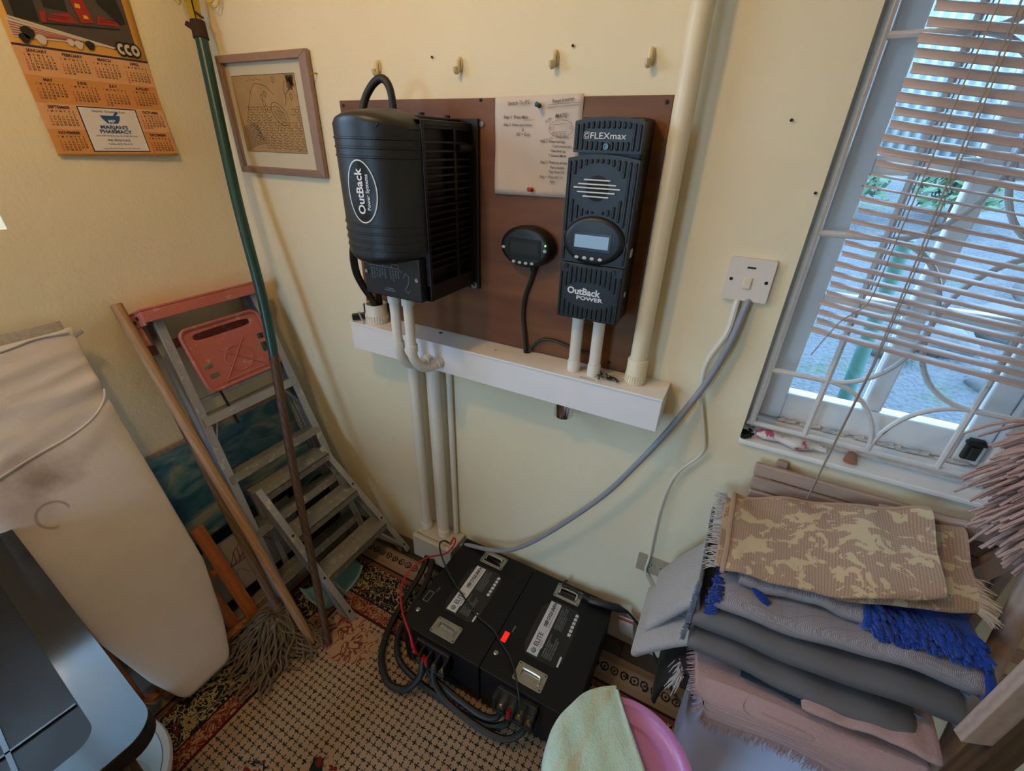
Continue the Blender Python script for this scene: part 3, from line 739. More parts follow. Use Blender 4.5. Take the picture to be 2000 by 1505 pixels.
text('embossed_mark', 'OutBack', .012, (1.1455, -.0529, 1.362), AX, AZ, M_black2, mt, 'CENTER')
mc = thing('display_cable', 'thin dark green cable hanging from the oval display into the trunking', 'cable', (1.152, -.02, 1.0437))
MB().tube(cr([(1.164, -.028, 1.295), (1.158, -.022, 1.262), (1.138, -.020, 1.200), (1.134, -.019, 1.150), (1.140, -.020, 1.105), (1.150, -.024, 1.040)], 8), [.0052]*41, 8).build('cord', M_dgreen_cable, mc)
MB().tube(cr([(1.156, -.024, 1.040), (1.170, -.021, 1.068), (1.197, -.019, 1.090), (1.235, -.019, 1.094), (1.280, -.019, 1.086), (1.345, -.019, 1.080)], 8), .0042, 8).build('cord', M_dgreen_cable, mc)
MB().tube([(1.165, -.030, 1.300), (1.160, -.024, 1.274)], .0075, 10).build('strain_relief', M_rubber, mc)
MB().lathe([(.0085, 0), (.0085, .006)], (1.152, -.024, 1.0437), n=14).build('grommet', M_rubber, mc)

# ---- handwritten note and push pins
M_paper = mat('note_paper', 'cfc0b4', .85, var=.05, vs=14, bump=.15, bs=25)
M_ink = mat('pencil_ink', '6b615a', .8, var=.1)
nt = thing('handwritten_note', 'creased white handwritten instruction sheet pinned to the plywood board', 'paper', (1.144, -.0135, 1.447))
def note(u, v):
    return (1.041+.212*u+.004*(1-v)*(.5-u)*2*0, -.0150-.0014*math.sin(v*9+u*5)-.0012*math.sin(u*11), 1.448+.003*u+.2025*v)
MB().grid(note, 16, 16).build('sheet', M_paper, nt, solid=.0004)
NY = -.0188
for s_, x, z, h, r_ in [('Switch To JPS', 1.074, 1.6335, .0105, .05), ('Reset inverter', 1.183, 1.637, .0095, .10), ('Step 1  Press Main', 1.064, 1.608, .0092, .0), ('Step 2  Press user-menu', 1.064, 1.5935, .0080, .0), ('&', 1.112, 1.584, .008, 0), ('AC > Sum', 1.097, 1.5745, .009, 0),
                        ('MATE', 1.192, 1.6095, .0115, .05), ('AC IN', 1.170, 1.600, .006, .5), ('Hot  AC  Inv', 1.200, 1.572, .0055, 0), ('Step 2  Press hot key', 1.160, 1.562, .0075, 0), ('* Lost connection', 1.189, 1.5535, .007, 0), ('Press back up', 1.186, 1.5440, .007, 0), ('* Control Mode', 1.182, 1.5345, .007, 0),
                        ('Step 2  Press up arrow', 1.161, 1.5205, .0078, 0), ('Then inverter', 1.186, 1.5105, .007, 0), ('Then Press On', 1.183, 1.5015, .007, 0), ('Step 1  Press AC ->', 1.161, 1.4905, .0078, 0), ('Sum', 1.188, 1.4810, .0078, 0)]:
    text('handwriting', s_, h, (x, NY, z), (math.cos(r_), 0, math.sin(r_)), (-math.sin(r_), 0, math.cos(r_)), M_ink, nt, shear=.22, sx=.92, fat=.0001)
dr = [ell(1.2075, 1.5895, .0285, .0165, 30, close=True), [(1.189, 1.597), (1.221, 1.599), (1.220, 1.584), (1.190, 1.582), (1.189, 1.597)]]
for cx_, cz_ in ((1.183, 1.590), (1.230, 1.592), (1.190, 1.579), (1.199, 1.5785), (1.208, 1.5785), (1.217, 1.579)): dr.append(ell(cx_, cz_, .0026, .0024, 10, close=True))
dr += [[(1.174, 1.634), (1.247, 1.638)], [(1.174, 1.6285), (1.245, 1.6335)], [(1.118, 1.6045), (1.143, 1.606)], [(1.157, 1.5655), (1.175, 1.569), (1.190, 1.571), (1.186, 1.5735)], [(1.197, 1.576), (1.199, 1.570)], [(1.208, 1.576), (1.208, 1.569)], [(1.218, 1.576), (1.219, 1.568)]]
strokes(dr, .0007, (0, NY, 0), AX, AZ).build('sketch', M_ink, nt)['kind'] = 'stuff'
def pin(x, z, m, lab):
    t = thing('push_pin', lab, 'push pin', (x, -.0165, z))
    MB().lathe([(.0042, 0), (.0050, .0015), (.0050, .003), (.0028, .005), (.0028, .011), (.0050, .0135), (.0052, .016), (.0035, .0172)], (x, -.0185, z), (0, -1, .12), 16).build('head', m, t)
    MB().tube([(x, -.013, z-.001), (x, -.019, z)], .0006, 6).build('needle', M_steel, t)
pin(1.154, 1.632, mat('dark_green_plastic', '1f3a34', .35), 'dark green push pin at the top of the handwritten note')
pin(1.144, 1.463, mat('red_pin_plastic', 'a82a22', .35), 'red push pin at the bottom of the handwritten note')

# ---- wall hooks
M_hook = mat('painted_hook', 'dcc9a0', .5, var=.1, vs=60)
def hook_local():
    t = thing('wall_hook', '', 'hook', (0, 0, 0), 'row of cream wall hooks above the board')
    MB().lathe([(1, 0), (1, .004), (.8, .006)], (0, 0, 0), (0, -1, 0), 18, sx=.0075, sy=.0150).build('plate', M_hook, t, world=False)
    MB().tube(cr([(0, -.004, .010), (0, -.010, .004), (.0, -.011, -.010), (-.001, -.014, -.016), (-.002, -.019, -.014), (-.002, -.021, -.006)], 6), .0052, 8).build('hook_arm', M_hook, t, world=False)
    MB().lathe([(.003, 0), (.003, .002)], (.001, -.0055, .009), (0, -1, 0), 8).build('screw', M_steel, t, world=False)
    return t
h0 = hook_local(); hk = [(.692, 1.720, 'cream wall hook directly above the black inverter cover'), (.938, 1.716, 'cream wall hook above the inverter fins and bare plywood'), (1.178, 1.718, 'cream wall hook above the handwritten note'), (1.378, 1.713, 'cream wall hook nearest the thick vertical pipe')]
for i, (x, z, lab) in enumerate(hk):
    o = h0 if i == 0 else copy_tree(h0)
    o.location = (x, -.0005, z); o['label'] = lab

# ---- switch, outlet and their cables
M_sw = mat('white_switch_plastic', 'ddd2c8', .35, var=.03)
sw = thing('wall_switch', 'white square wall switch with a single rocker beside the window', 'switch', (1.650, 0, 1.277))
MB().prism(rrect(1.607, 1.694, 1.276, 1.364, .004), (0, -.011, 0), AX, AZ, .0105).build('face_plate', M_sw, sw, smooth=False, bevel=.0025, seg=3)
MB().box(1.642, 1.657, -.0145, -.010, 1.302, 1.326).build('rocker', M_pvc2, sw, smooth=False, bevel=.0015)
MB().box(1.642, 1.658, -.0118, -.0105, 1.344, 1.3475).build('neon_slot', M_dark, sw, smooth=False)
for x in (1.617, 1.684): MB().lathe([(.0035, 0), (.0035, .001)], (x, -.0108, 1.319), (0, -1, 0), 12).build('screw', M_dark, sw)
gc = thing('power_cable', 'thick grey cable swooping from the wall switch to the battery junction box', 'cable', (1.66, -.02, .2))
MB().tube(cr([(1.662, -.006, 1.2755), (1.659, -.014, 1.262), (1.648, -.022, 1.175), (1.619, -.024, 1.062), (1.560, -.045, .916), (1.500, -.055, .79), (1.440, -.055, .672), (1.348, -.056, .53), (1.228, -.056, .365), (1.130, -.055, .263), (1.045, -.055, .220), (.960, -.055, .196), (.925, -.058, .178)], 7), .0078, 10).build('sheath', M_grey_cable, gc)
wc = thing('white_cord', 'thin white flex running down the wall from the switch to the outlet', 'cable', (1.64, -.01, .33))
pw = cr([(1.640, -.006, 1.2755), (1.640, -.012, 1.255), (1.637, -.018, 1.200), (1.613, -.018, 1.122), (1.618, -.016, 1.040), (1.652, -.014, .918), (1.654, -.014, .868), (1.608, -.014, .780), (1.592, -.014, .645), (1.596, -.014, .456), (1.596, -.014, .386), (1.632, -.016, .325), (1.66, -.02, .28)], 7)
MB().tube(pw, [.0068 if i < 17 else .0068-(min(i-17, 12)/12)*.0030 for i in range(len(pw))], 8).build('sheath', M_white_cable, wc)
ot = thing('wall_outlet', 'grimy double power outlet low on the wall behind the mats', 'outlet', (1.62, 0, .38))
M_outlet = mat('grimy_outlet', 'a89a82', .5, var=.15, vs=30)
MB().prism(rrect(1.563, 1.680, .378, .447, .004), (0, -.006, 0), AX, AZ, .0055).build('face_plate', M_outlet, ot, smooth=False, bevel=.002)
for cx_ in (1.602, 1.642):
    MB().lathe([(1, 0), (1, .0015)], (cx_, -.006, .412), (0, -1, 0), 20, sx=.017, sy=.0135).build('socket_face', M_outlet, ot)
    for dx, dz in ((-.006, .005), (.006, .005), (0, -.006)): MB().box(cx_+dx-.0012, cx_+dx+.0012, -.0082, -.0072, .412+dz-.003, .412+dz+.003).build('slot', M_dark, ot, smooth=False)

# ---------------------------------------------------------------- framed drawing on the back wall
M_mat_board = mat('cream_mat_board', 'c9bfa6', .7, var=.03)
M_sepia = mat('sepia_paper', 'a8865a', .8, var=.16, vs=22)
M_sepia_ink = mat('sepia_ink', '42331f', .8, var=.05)
pf = thing('framed_drawing', 'framed sepia ink drawing of waves and a lifebuoy on the cream wall', 'picture', (.262, -.003, 1.452))
FX0, FX1, FZ0, FZ1 = .062, .455, 1.451, 1.768
fw = .026
def mitre(p0, p1, q1, q0, name):
    mb = MB(); yb, yf = -.003, -.024
    mb.add([(a[0], yb, a[1]) for a in (p0, p1, q1, q0)]+[(a[0], yf+d, a[1]) for a, d in ((p0, .006), (p1, .006), (q1, 0), (q0, 0))], [(0,1,2,3)[::-1], (4,5,6,7), (0,1,5,4), (1,2,6,5), (2,3,7,6), (3,0,4,7)])
    mb.build(name, M_frame, pf, smooth=False, bevel=.0025)
o4 = [(FX0, FZ0), (FX1, FZ0), (FX1, FZ1), (FX0, FZ1)]; i4 = [(FX0+fw, FZ0+fw*.8), (FX1-fw, FZ0+fw*.8), (FX1-fw, FZ1-fw*.8), (FX0+fw, FZ1-fw*.8)]
for k in range(4): mitre(o4[k], o4[(k+1) % 4], i4[(k+1) % 4], i4[k], 'frame_rail')
MB().box(FX0+.02, FX1-.02, -.010, -.004, FZ0+.015, FZ1-.015).build('mat_board', M_mat_board, pf, smooth=False)
DX0, DX1, DZ0, DZ1 = .110, .388, 1.515, 1.716
MB().box(DX0, DX1, -.0107, -.0101, DZ0, DZ1).build('drawing_sheet', M_sepia, pf, smooth=False)
q = random.Random(4); W_, H_ = DX1-DX0, DZ1-DZ0; ln = []
def dd(a, b): return (DX0+W_*a, DZ0+H_*b)
ln.append([dd(0, 0), dd(1, 0), dd(1, 1), dd(0, 1), dd(0, 0)])
for r in range(17):                                   # sea
    b = .60-.034*r; a = .16+.03*math.sin(r)+max(0, (.42-b))*.55
    while a < .97:
        L_ = q.uniform(.05, .10); e = min(a+L_, .99)
        if not (.50 < a < .86 and .40 < b < .62): ln.append([dd(a+(e-a)*k/6, b+.010*math.sin(k*1.4)) for k in range(7)])
        a = e+q.uniform(.005, .03)
for r in range(15): ln.append([dd(.03+.34*k/6*(1-.02*r), .02+.022*r+.10*math.sin(k/6*1.5)*(1-r*.03)) for k in range(7)])   # breaking wave
ln.append([dd(.10+.42*k/10, .42-.42*(k/10)**1.3) for k in range(11)])
ln.append([dd(.12+.30*k/12, .42+.48*math.sin(k/12*1.75)) for k in range(13)]); ln.append([dd(.42+.22*k/8, .89-.14*(k/8)**2) for k in range(9)])
for a, b in ((.44, .72), (.46, .64), (.48, .58), (.50, .76), (.90, .72), (.66, .93)):
    ln.append([dd(a+.018*math.cos(t)*(1+.5*math.sin(t)), b+.04*math.sin(t)) for t in [2*PI*k/10 for k in range(11)]])
for k_ in (.115, .075): ln.append([dd(.68+k_*1.05*math.cos(t)-.03*math.sin(t), .51+k_*1.25*math.sin(t)-.04*math.cos(t)) for t in [2*PI*k/26 for k in range(27)]])
for r in range(3): ln.append([dd(.64+.012*r+.10*k/9, .555-.04*r+.012*math.sin(k*2.3)-.03*k/9) for k in range(10)])
for r in range(26): ln.append([dd(.86+.12*q.random(), .80+.19*q.random()) for _ in range(4)])
ln += [[dd(.84, .68), dd(.80, .80), dd(.84, .92)], [dd(.80, .62), dd(.82, .75), dd(.90, .82)], [dd(.66, .38), dd(.655, .28)], [dd(.80, .38), dd(.82, .27)]]
for r in range(5): ln.append([dd(.24+.05*r, .95+.02*(r % 2)), dd(.26+.05*r, .93+.02*(r % 2)), dd(.28+.05*r, .95)])
for r in range(8): ln.append([dd(.86+.02*r, .01+.03*q.random()), dd(.88+.015*r, .04+.02*q.random())])
strokes(ln, .0012, (0, -.0112, 0), AX, AZ).build('ink_lines', M_sepia_ink, pf)['kind'] = 'stuff'
tag(MB().tube(cr([(.468, 0, 1.713), (.468, -.016, 1.712), (.466, -.020, 1.708), (.462, -.019, 1.712)], 5), .0018, 6).build('cup_hook', mat('brass', 'b09040', .3, .9)), 'tiny brass cup hook in the wall beside the framed drawing', 'hook')

# ---------------------------------------------------------------- calendar on the left wall
LA, LB = (0, 1, 0), (0, 0, 1)
cal = thing('wall_calendar', 'orange pharmacy year calendar with racing car photo on the left wall', 'calendar', (0, -.32, 1.50))
KY0, KY1, KZ0, KZ1 = -.466, -.180, 1.500, 2.02
def cal_off(y, z):
    b = max(0, (1.70-z)/.2); return .0025+.016*b*b*(.35+.65*(y-KY0)/(KY1-KY0))
def cfn(off): return lambda p: Vector((cal_off(p.y, p.z)+off, p.y, p.z))
M_cal1 = mat('calendar_peach', 'd8a070', .6, var=.05); M_cal2 = mat('calendar_orange', 'cf8c4c', .6, var=.05); M_cal3 = mat('calendar_gold', 'd69a3e', .6, var=.04)
M_navy = mat('navy_print', '2b2740', .6, var=0); M_digit = mat('brown_print', '4a3526', .6, var=0); M_sun = mat('orange_red_print', 'c2512e', .6, var=0)
def strip(y0, y1, z0, z1, off, m, name, nu=8, nv=6):
    f = cfn(off); return MB().grid(lambda u, v: f(Vector((0, y0+(y1-y0)*u, z0+(z1-z0)*v))), nu, nv).build(name, m, cal)
MB().grid(lambda u, v: cfn(0)(Vector((0, KY0+(KY1-KY0)*u, KZ0+(KZ1-KZ0)*v))), 14, 40).build('sheet', M_cal3, cal, solid=.0003)
RZ = [1.731, 1.6735, 1.6165, 1.5605, 1.505]
for r in range(4): strip(KY0+.0005, KY1-.0005, RZ[r+1], RZ[r], .0006, M_cal1 if r in (0, 2) else M_cal2, 'month_band')
strip(KY0, KY1, 1.730, 1.7345, .0010, M_navy, 'divider_line', 8, 2)
mon = ['JANUARY', 'FEBRUARY', 'MARCH', 'APRIL', 'MAY', 'JUNE', 'JULY', 'AUGUST', 'SEPTEMBER', 'OCTOBER', 'NOVEMBER', 'DECEMBER']
pos = [(0, 0), (0, 1), (0, 2), (0, 3), (1, 0), (1, 1), (1, 2), (1, 3), (2, 0), (2, 3), (3, 0), (3, 3)]
st = [0, 3, 3, 6, 1, 4, 6, 2, 5, 0, 3, 5]; nd = [31, 28, 31, 30, 31, 30, 31, 31, 30, 31, 30, 31]
cw = .0685
for k, (r, c_) in enumerate(pos):
    yc = KY0+.0075+cw*(c_+.5)+(.0 if c_ < 3 else .002); zt = RZ[r]
    text('month_name', mon[k], .0088, (0, yc, zt-.0105), LA, LB, M_navy, cal, 'CENTER', fat=.00025, fn=cfn(.0016))
    rows_ = [[] for _ in range(6)]
    for d_ in range(nd[k]):
        w, j = divmod(st[k]+d_, 7); rows_[w].append((j, d_+1))
    mbs = [MB(), MB()]
    for w, row in enumerate([[(j, 'SMTWTFS'[j]) for j in range(7)]]+rows_):
        for j, s_ in row:
            cu = bpy.data.curves.new('n', 'FONT'); cu.body = str(s_); cu.size = .0058; cu.align_x = 'CENTER'; cu.resolution_u = 1; cu.offset = .00018
            t_ = bpy.data.objects.new('n', cu); C.objects.link(t_); me = bpy.data.meshes.new_from_object(t_); bpy.data.objects.remove(t_)
            f = cfn(.0015); vs_ = [f(Vector((0, yc+(j-3)*.0085+v.co.x, zt-.0185-w*.0059+v.co.y))) for v in me.vertices]
            mbs[0 if j else 1].add(vs_, [tuple(p.vertices) for p in me.polygons]); bpy.data.meshes.remove(me)
    mbs[0].build('date_numbers', M_digit, cal, smooth=False); mbs[1].build('sunday_numbers', M_sun, cal, smooth=False)
by0, by1, bz0, bz1 = KY0+.0785, KY0+.2135, 1.5095, 1.6145
strip(by0, by1, bz0, bz1, .0012, M_navy, 'advert_border'); strip(by0+.0025, by1-.0025, bz0+.0025, bz1-.0025, .0018, mat('advert_white', 'd9d2d0', .6, var=.02), 'advert_panel')
M_blue = mat('blue_print', '1d4f86', .6, var=0); yc = (by0+by1)/2
text('advert_text', "Seasons' Greetings from", .0078, (0, yc, 1.6030), LA, LB, M_navy, cal, 'CENTER', fn=cfn(.0026))
text('advert_text', "MARJAN'S", .0115, (0, yc, 1.5650), LA, LB, M_blue, cal, 'CENTER', fat=.0004, sx=1.28, fn=cfn(.0026))
text('advert_text', 'PHARMACY', .0115, (0, yc, 1.5545), LA, LB, M_blue, cal, 'CENTER', fat=.0004, sx=1.22, fn=cfn(.0026))
text('advert_text', 'DISCOUNT OVER RX ALL DAY PRESCRIPTIONS', .0046, (0, yc, 1.5465), LA, LB, M_navy, cal, 'CENTER', fn=cfn(.0026))
text('advert_text', 'PHIL RIDGE PLACE', .0064, (0, yc, 1.5355), LA, LB, M_navy, cal, 'CENTER', fat=.0001, fn=cfn(.0026))
text('advert_text', 'Tel/Fax (876) 796-6123', .0060, (0, yc, 1.5265), LA, LB, M_navy, cal, 'CENTER', fn=cfn(.0026))
text('advert_text', 'Happy, Blessed & Prosperous New Year to all', .0046, (0, yc, 1.5165), LA, LB, M_navy, cal, 'CENTER', fn=cfn(.0026))
mo = [(-.024, .012), (-.020, .004), (-.012, -.006), (.012, -.006), (.019, .003), (.022, .012)]; f = cfn(.0026)
MB().add([f(Vector((0, yc+a, 1.5840+b))) for a, b in mo], [tuple(range(len(mo)))]).add([f(Vector((0, yc+a, 1.5840+b))) for a, b in [(.006, .012), (.016, .022), (.021, .020), (.012, .012)]], [(0, 1, 2, 3)]).build('mortar_logo', M_blue, cal, smooth=False)
text('advert_text', 'MP', .010, (0, yc-.001, 1.5795), LA, LB, M_print, cal, 'CENTER', fat=.0002, sx=1.3, fn=cfn(.0032))
# photograph on the calendar: a red racing car on a dark track with kerbs
def shape(pts, off, m, name): f = cfn(off); return MB().prism([(a, b) for a, b in pts], (0, 0, 0), LA, LB, 0), f, m, name
def flat(pts, off, m, name):
    mb = MB().prism(pts, (0, 0, 0), LA, LB, 0); f = cfn(off); mb.v = [tuple(f(Vector(v))) for v in mb.v]; return mb.build(name, m, cal, smooth=False)
def cp_(a, b): return (KY0+(KY1-KY0)*a, 1.7345+(2.01-1.7345)*b)
M_track = mat('photo_track_grey', '4b4038', .5, var=.15, vs=20); M_cred = mat('photo_red', '9e1c14', .45, var=.1); M_cdark = mat('photo_dark', '17120f', .5, var=.1)
M_kerb = mat('photo_kerb_red', 'a8483a', .5, var=.1); M_pw = mat('photo_white', 'cbbfae', .5, var=.1); M_yel = mat('photo_yellow', 'd8a022', .5, var=0)
flat([cp_(.05, .16), cp_(.74, .06), cp_(.93, .06), cp_(.93, .98), cp_(.05, .98)], .0012, M_track, 'photo')
flat([cp_(.03, .17), cp_(.70, .072), cp_(.40, .062), cp_(.03, .04)], .0015, M_pw, 'photo')
for k in range(6): flat([cp_(.035, .150-.018*k), cp_(.035, .142-.018*k), cp_(.58-.05*k, .072), cp_(.60-.05*k, .076)], .0019, M_kerb, 'photo')
flat([cp_(.045, .188), cp_(.76, .074), cp_(.73, .062), cp_(.045, .172)], .0022, M_pw, 'photo')
flat([cp_(.10, .60), cp_(.09, .18), cp_(.245, .178), cp_(.26, .60)], .0022, M_cdark, 'photo'); flat([cp_(.70, .62), cp_(.72, .40), cp_(.853, .264), cp_(.905, .284), cp_(.86, .62)], .0022, M_cdark, 'photo')
flat([cp_(.30, .60), cp_(.31, .29), cp_(.47, .29), cp_(.49, .60)], .0020, M_cdark, 'photo')
flat([cp_(.26, .18), cp_(.84, .235), cp_(.84, .222), cp_(.26, .168)], .0020, M_cdark, 'photo')
flat([cp_(.267, .256), cp_(.259, .18), cp_(.292, .182), cp_(.309, .264)], .0028, M_cred, 'photo')
flat([cp_(.300, .205), cp_(.391, .201), cp_(.520, .215), cp_(.469, .280), cp_(.344, .251)], .0028, M_cred, 'photo')
flat([cp_(.47, .62), cp_(.544, .225), cp_(.643, .244), cp_(.57, .62)], .0030, M_cred, 'photo')
flat([cp_(.687, .305), cp_(.664, .239), cp_(.846, .250), cp_(.833, .280)], .0028, M_cred, 'photo')
for a, b in ((.32, .222), (.34, .238), (.69, .262), (.70, .280)): flat([cp_(a, b), cp_(a+.13, b+.010), cp_(a+.13, b+.013), cp_(a, b+.004)], .0034, M_cdark, 'photo')
flat([cp_(.535, .335), cp_(.575, .335), cp_(.575, .365), cp_(.54, .365)], .0035, M_yel, 'photo'); flat([cp_(.575, .262), cp_(.612, .266), cp_(.605, .290), cp_(.572, .288)], .0035, M_yel, 'photo')
for k in range(3):
    for r_, m_, o_ in ((1, M_cdark, .0030), (.72, M_pw, .0034), (.3, M_cdark, .0038)):
        a, b = .80+.055*k, .065; flat([(cp_(a, b)[0]+.0135*r_*math.cos(t), cp_(a, b)[1]+.017*r_*math.sin(t)+.002) for t in [2*PI*j/20 for j in range(20)]], o_+.0013*k, m_, 'photo_wheel')
for a, b, s_ in ((.10, .040, .04), (.135, .085, .05), (.21, .050, .04), (.41, .061, .03), (.466, .052, .035), (.55, .060, .04)):
    flat([(cp_(a, b)[0]+s_*.25*math.cos(t)*(1+.2*math.sin(3*t)), cp_(a, b)[1]+s_*.25*math.sin(t)) for t in [2*PI*j/12 for j in range(12)]], .0036, M_cdark if a < .18 or a > .5 else M_pw, 'photo_figure')

# ---------------------------------------------------------------- tall stepladder leaning on the left wall
def paint_speckle(name, base, fleck, metal=0, rough=.45, lo=.60, hi=.64, sc_=26, amt=.75):
    t = NT(name); n = t.noise(sc_, 4, .65); n2 = t.noise(90, 3, .6); f = t.math('MULTIPLY', t.step(n, lo, hi), amt)
    c = t.mix(n2, tuple(q_*.86 for q_ in srgb(base)), tuple(min(1, q_*1.1) for q_ in srgb(base))); c = t.mix(f, c, srgb(fleck))
    t.bsdf(c, rough, metal, .5, t.bump(n2, .15, .001)); return t.m
M_pink = paint_speckle('pink_plastic_paint_flecked', 'b3645a', 'd3a898', 0, .5, .58, .66, 34, .5)
M_alu_p = paint_speckle('aluminium_paint_splashed', 'a7a5a8', 'cfc6b0', .55, .45, .60, .66, 20, .7)
M_tread = paint_speckle('worn_tread_aluminium', '8d887f', 'c4bba4', .45, .5, .56, .62, 40, .5)
LD = Vector((-.3714, 0, .9285)); LN = Vector((.9285, 0, .3714))      # along the rails, and out of their front
def lp(d, y, h): return Vector((.5, 0, 0))+LN*d+Vector((0, y, 0))+LD*h
lad = thing('stepladder', 'tall folded aluminium stepladder with pink plastic top leaning on the left wall', 'ladder', (.5, -.3, 0))
LH = 1.155
def lbeam(p, q_, w, h, name, m): MB().beam(p, q_, w, h, LN).build(name, m, lad, smooth=False, bevel=.0015)
for y0, y1, s_ in ((-.520, -.424, 1), (-.112, -.084, -1)):
    lbeam(lp(-.028, y0, .01), lp(-.028, y1, LH), .006, .056, 'rail', M_alu_p)
    lbeam(lp(-.003, y0+.011*s_, .01), lp(-.003, y1+.011*s_, LH), .026, .005, 'rail_flange', M_alu_p)
    lbeam(lp(-.053, y0+.009*s_, .01), lp(-.053, y1+.009*s_, LH), .022, .005, 'rail_flange', M_alu_p)
    lbeam(lp(-.085, y0+.02*s_, .06), lp(-.070, y1+.012*s_, LH-.02), .020, .022, 'rear_rail', M_alu_p)
def ly(h): t = h/LH; return (-.520+.096*t, -.112+.028*t)
for z in (.165, .355, .552, .748):
    h = z/.9285; a, b = ly(h); x = .5-.4*z
    mb = MB()
    for d0, d1, h0, h1 in ((-.070, .004, h-.003, h), (.001, .004, h-.030, h-.003), (-.070, -.067, h-.024, h-.003)):
        mb.add([lp(d, y, hh) for hh in (h0, h1) for d, y in ((d0, a+.004), (d1, a+.004), (d1, b-.004), (d0, b-.004))], [(0,3,2,1),(4,5,6,7),(0,1,5,4),(1,2,6,5),(2,3,7,6),(3,0,4,7)])
    mb.build('step', M_tread if z < .7 else M_alu_p, lad, smooth=False, bevel=.001)
    for y in (a+.012, b-.012): MB().lathe([(.004, 0), (.004, .002)], lp(.0, y, h-.012), LN, 10).build('rivet', M_steel, lad)
a, b = ly(.80)
for y, s_ in ((a, 1), (b, -1)): MB().beam(lp(-.03, y+.006*s_, .69), lp(-.035, y+.055*s_, .78), .006, .018, LN).build('gusset', M_alu_p, lad, smooth=False)
MB().beam(lp(-.055, -.42, .855), lp(-.055, -.10, .855), .035, .012, LD).build('rear_brace', M_alu_p, lad, smooth=False, bevel=.001)
MB().beam(lp(-.08, -.42, .80), lp(-.08, -.10, .80), .035, .012, LD).build('rear_brace', M_alu_p, lad, smooth=False, bevel=.001)
# hollow pink cap
cpf = [(-.460, LH+.018), (-.075, LH+.018)]
def capb(d0, d1, y0, y1, h0, h1, mb):
    vs_ = [lp(d, y, h) for h in (h0, h1) for d, y in ((d0, y0), (d1, y0), (d1, y1), (d0, y1))]
    mb.add(vs_, [(0,3,2,1),(4,5,6,7),(0,1,5,4),(1,2,6,5),(2,3,7,6),(3,0,4,7)])
cm = MB(); capb(-.118, .034, -.462, -.072, LH+.012, LH+.020, cm); capb(.026, .034, -.462, -.072, LH-.022, LH+.012, cm); capb(-.118, -.110, -.462, -.072, LH-.115, LH+.012, cm)
capb(-.110, .026, -.462, -.454, LH-.028, LH+.012, cm); capb(-.110, .026, -.080, -.072, LH-.028, LH+.012, cm); capb(-.10, -.02, -.462, -.455, LH-.085, LH-.028, cm); capb(-.10, -.02, -.079, -.072, LH-.085, LH-.028, cm)
cm.build('top_cap', M_pink, lad, smooth=False, bevel=.003)
for d, h in ((.0, -.002), (-.03, -.010), (-.06, -.045)): MB().lathe([(.006, 0), (.006, .002)], lp(d, -.4625, LH+h), (0, -1, 0), 10).build('cap_rivet', M_dark, lad)
# pink paint shelf hanging between the rails
SO = lp(.006, 0, 0); SA, SB = Vector((0, 1, 0)), LD
sh0, sh1, sy0, sy1 = .870, 1.085, -.392, -.122
def slot(cy, ch, a, b, n=8): return [(cy+a*math.copysign(abs(math.cos(t))**.5, math.cos(t)), ch+b*math.copysign(abs(math.sin(t))**.5, math.sin(t))) for t in [2*PI*k/(4*n) for k in range(4*n)]][::-1]
outl = rrect(sy0, sy1, sh0, sh1, .028)
holes = [slot(-.257, 1.052, .098, .0125), slot(-.355, .952, .016, .009, 5), slot(-.350, .918, .016, .009, 5), slot(-.148, .990, .014, .010, 5), slot(-.150, .950, .022, .017, 5)]
MB().prism([outl]+holes, SO, SA, SB, .005).build('paint_shelf', M_pink, lad, smooth=False)
rim = [SO+SA*p[0]+SB*p[1]+LN*.004 for p in rrect(sy0+.002, sy1-.002, sh0+.002, sh1-.002, .026)]
MB().tube(rim, .0055, 6, closed=True).build('shelf_rim', M_pink, lad)
MB().tube([SO+SA*(-.252+.047*math.cos(t))+SB*(.945+.044*math.sin(t))+LN*.001 for t in [2*PI*k/32 for k in range(32)]], .0018, 5, closed=True).build('shelf_ring', M_pink, lad)
for p, q_ in (((-.30, .99), (-.165, .885)), ((-.21, 1.005), (-.335, .876)), ((-.335, .886), (-.145, .888))):
    MB().tube([SO+SA*p[0]+SB*p[1]+LN*.002, SO+SA*q_[0]+SB*q_[1]+LN*.002], .0022, 5).build('shelf_rib', M_pink, lad)
MB().tube([lp(-.012, -.352, .90), lp(-.012, -.350, .74)], .004, 6).build('shelf_link', M_dark, lad)

# ---------------------------------------------------------------- low step stool in front of it
st_ = thing('step_stool', 'low three-tread aluminium step stool standing in front of the tall stepladder', 'step stool', (.6, -.24, 0))
def sbeam(p, q_, w, h, name, m, up=(.82, 0, .57)): MB().beam(p, q_, w, h, up).build(name, m, st_, smooth=False, bevel=.0015)
for p, q_, s_ in (((.678, -.414, .002), (.340, -.430, .485), 1), ((.650, -.052, .004), (.322, -.124, .480), -1)):
    p, q_ = Vector(p), Vector(q_); nn = Vector((.82, 0, .57))
    sbeam(p-nn*.022, q_-nn*.022, .005, .046, 'side_rail', M_alu_p)
    sbeam(p+V(0, .010*s_, 0), q_+V(0, .010*s_, 0), .024, .004, 'rail_flange', M_alu_p)
    sbeam(p-nn*.042+V(0, .010*s_, 0), q_-nn*.042+V(0, .010*s_, 0), .022, .004, 'rail_flange', M_alu_p)
    for f_ in (.06, .33, .66): MB().lathe([(.0045, 0), (.0045, .002)], p+(q_-p)*f_+V(0, .010*s_, 0)+nn*.002, nn, 10).build('rivet', M_dark, st_)
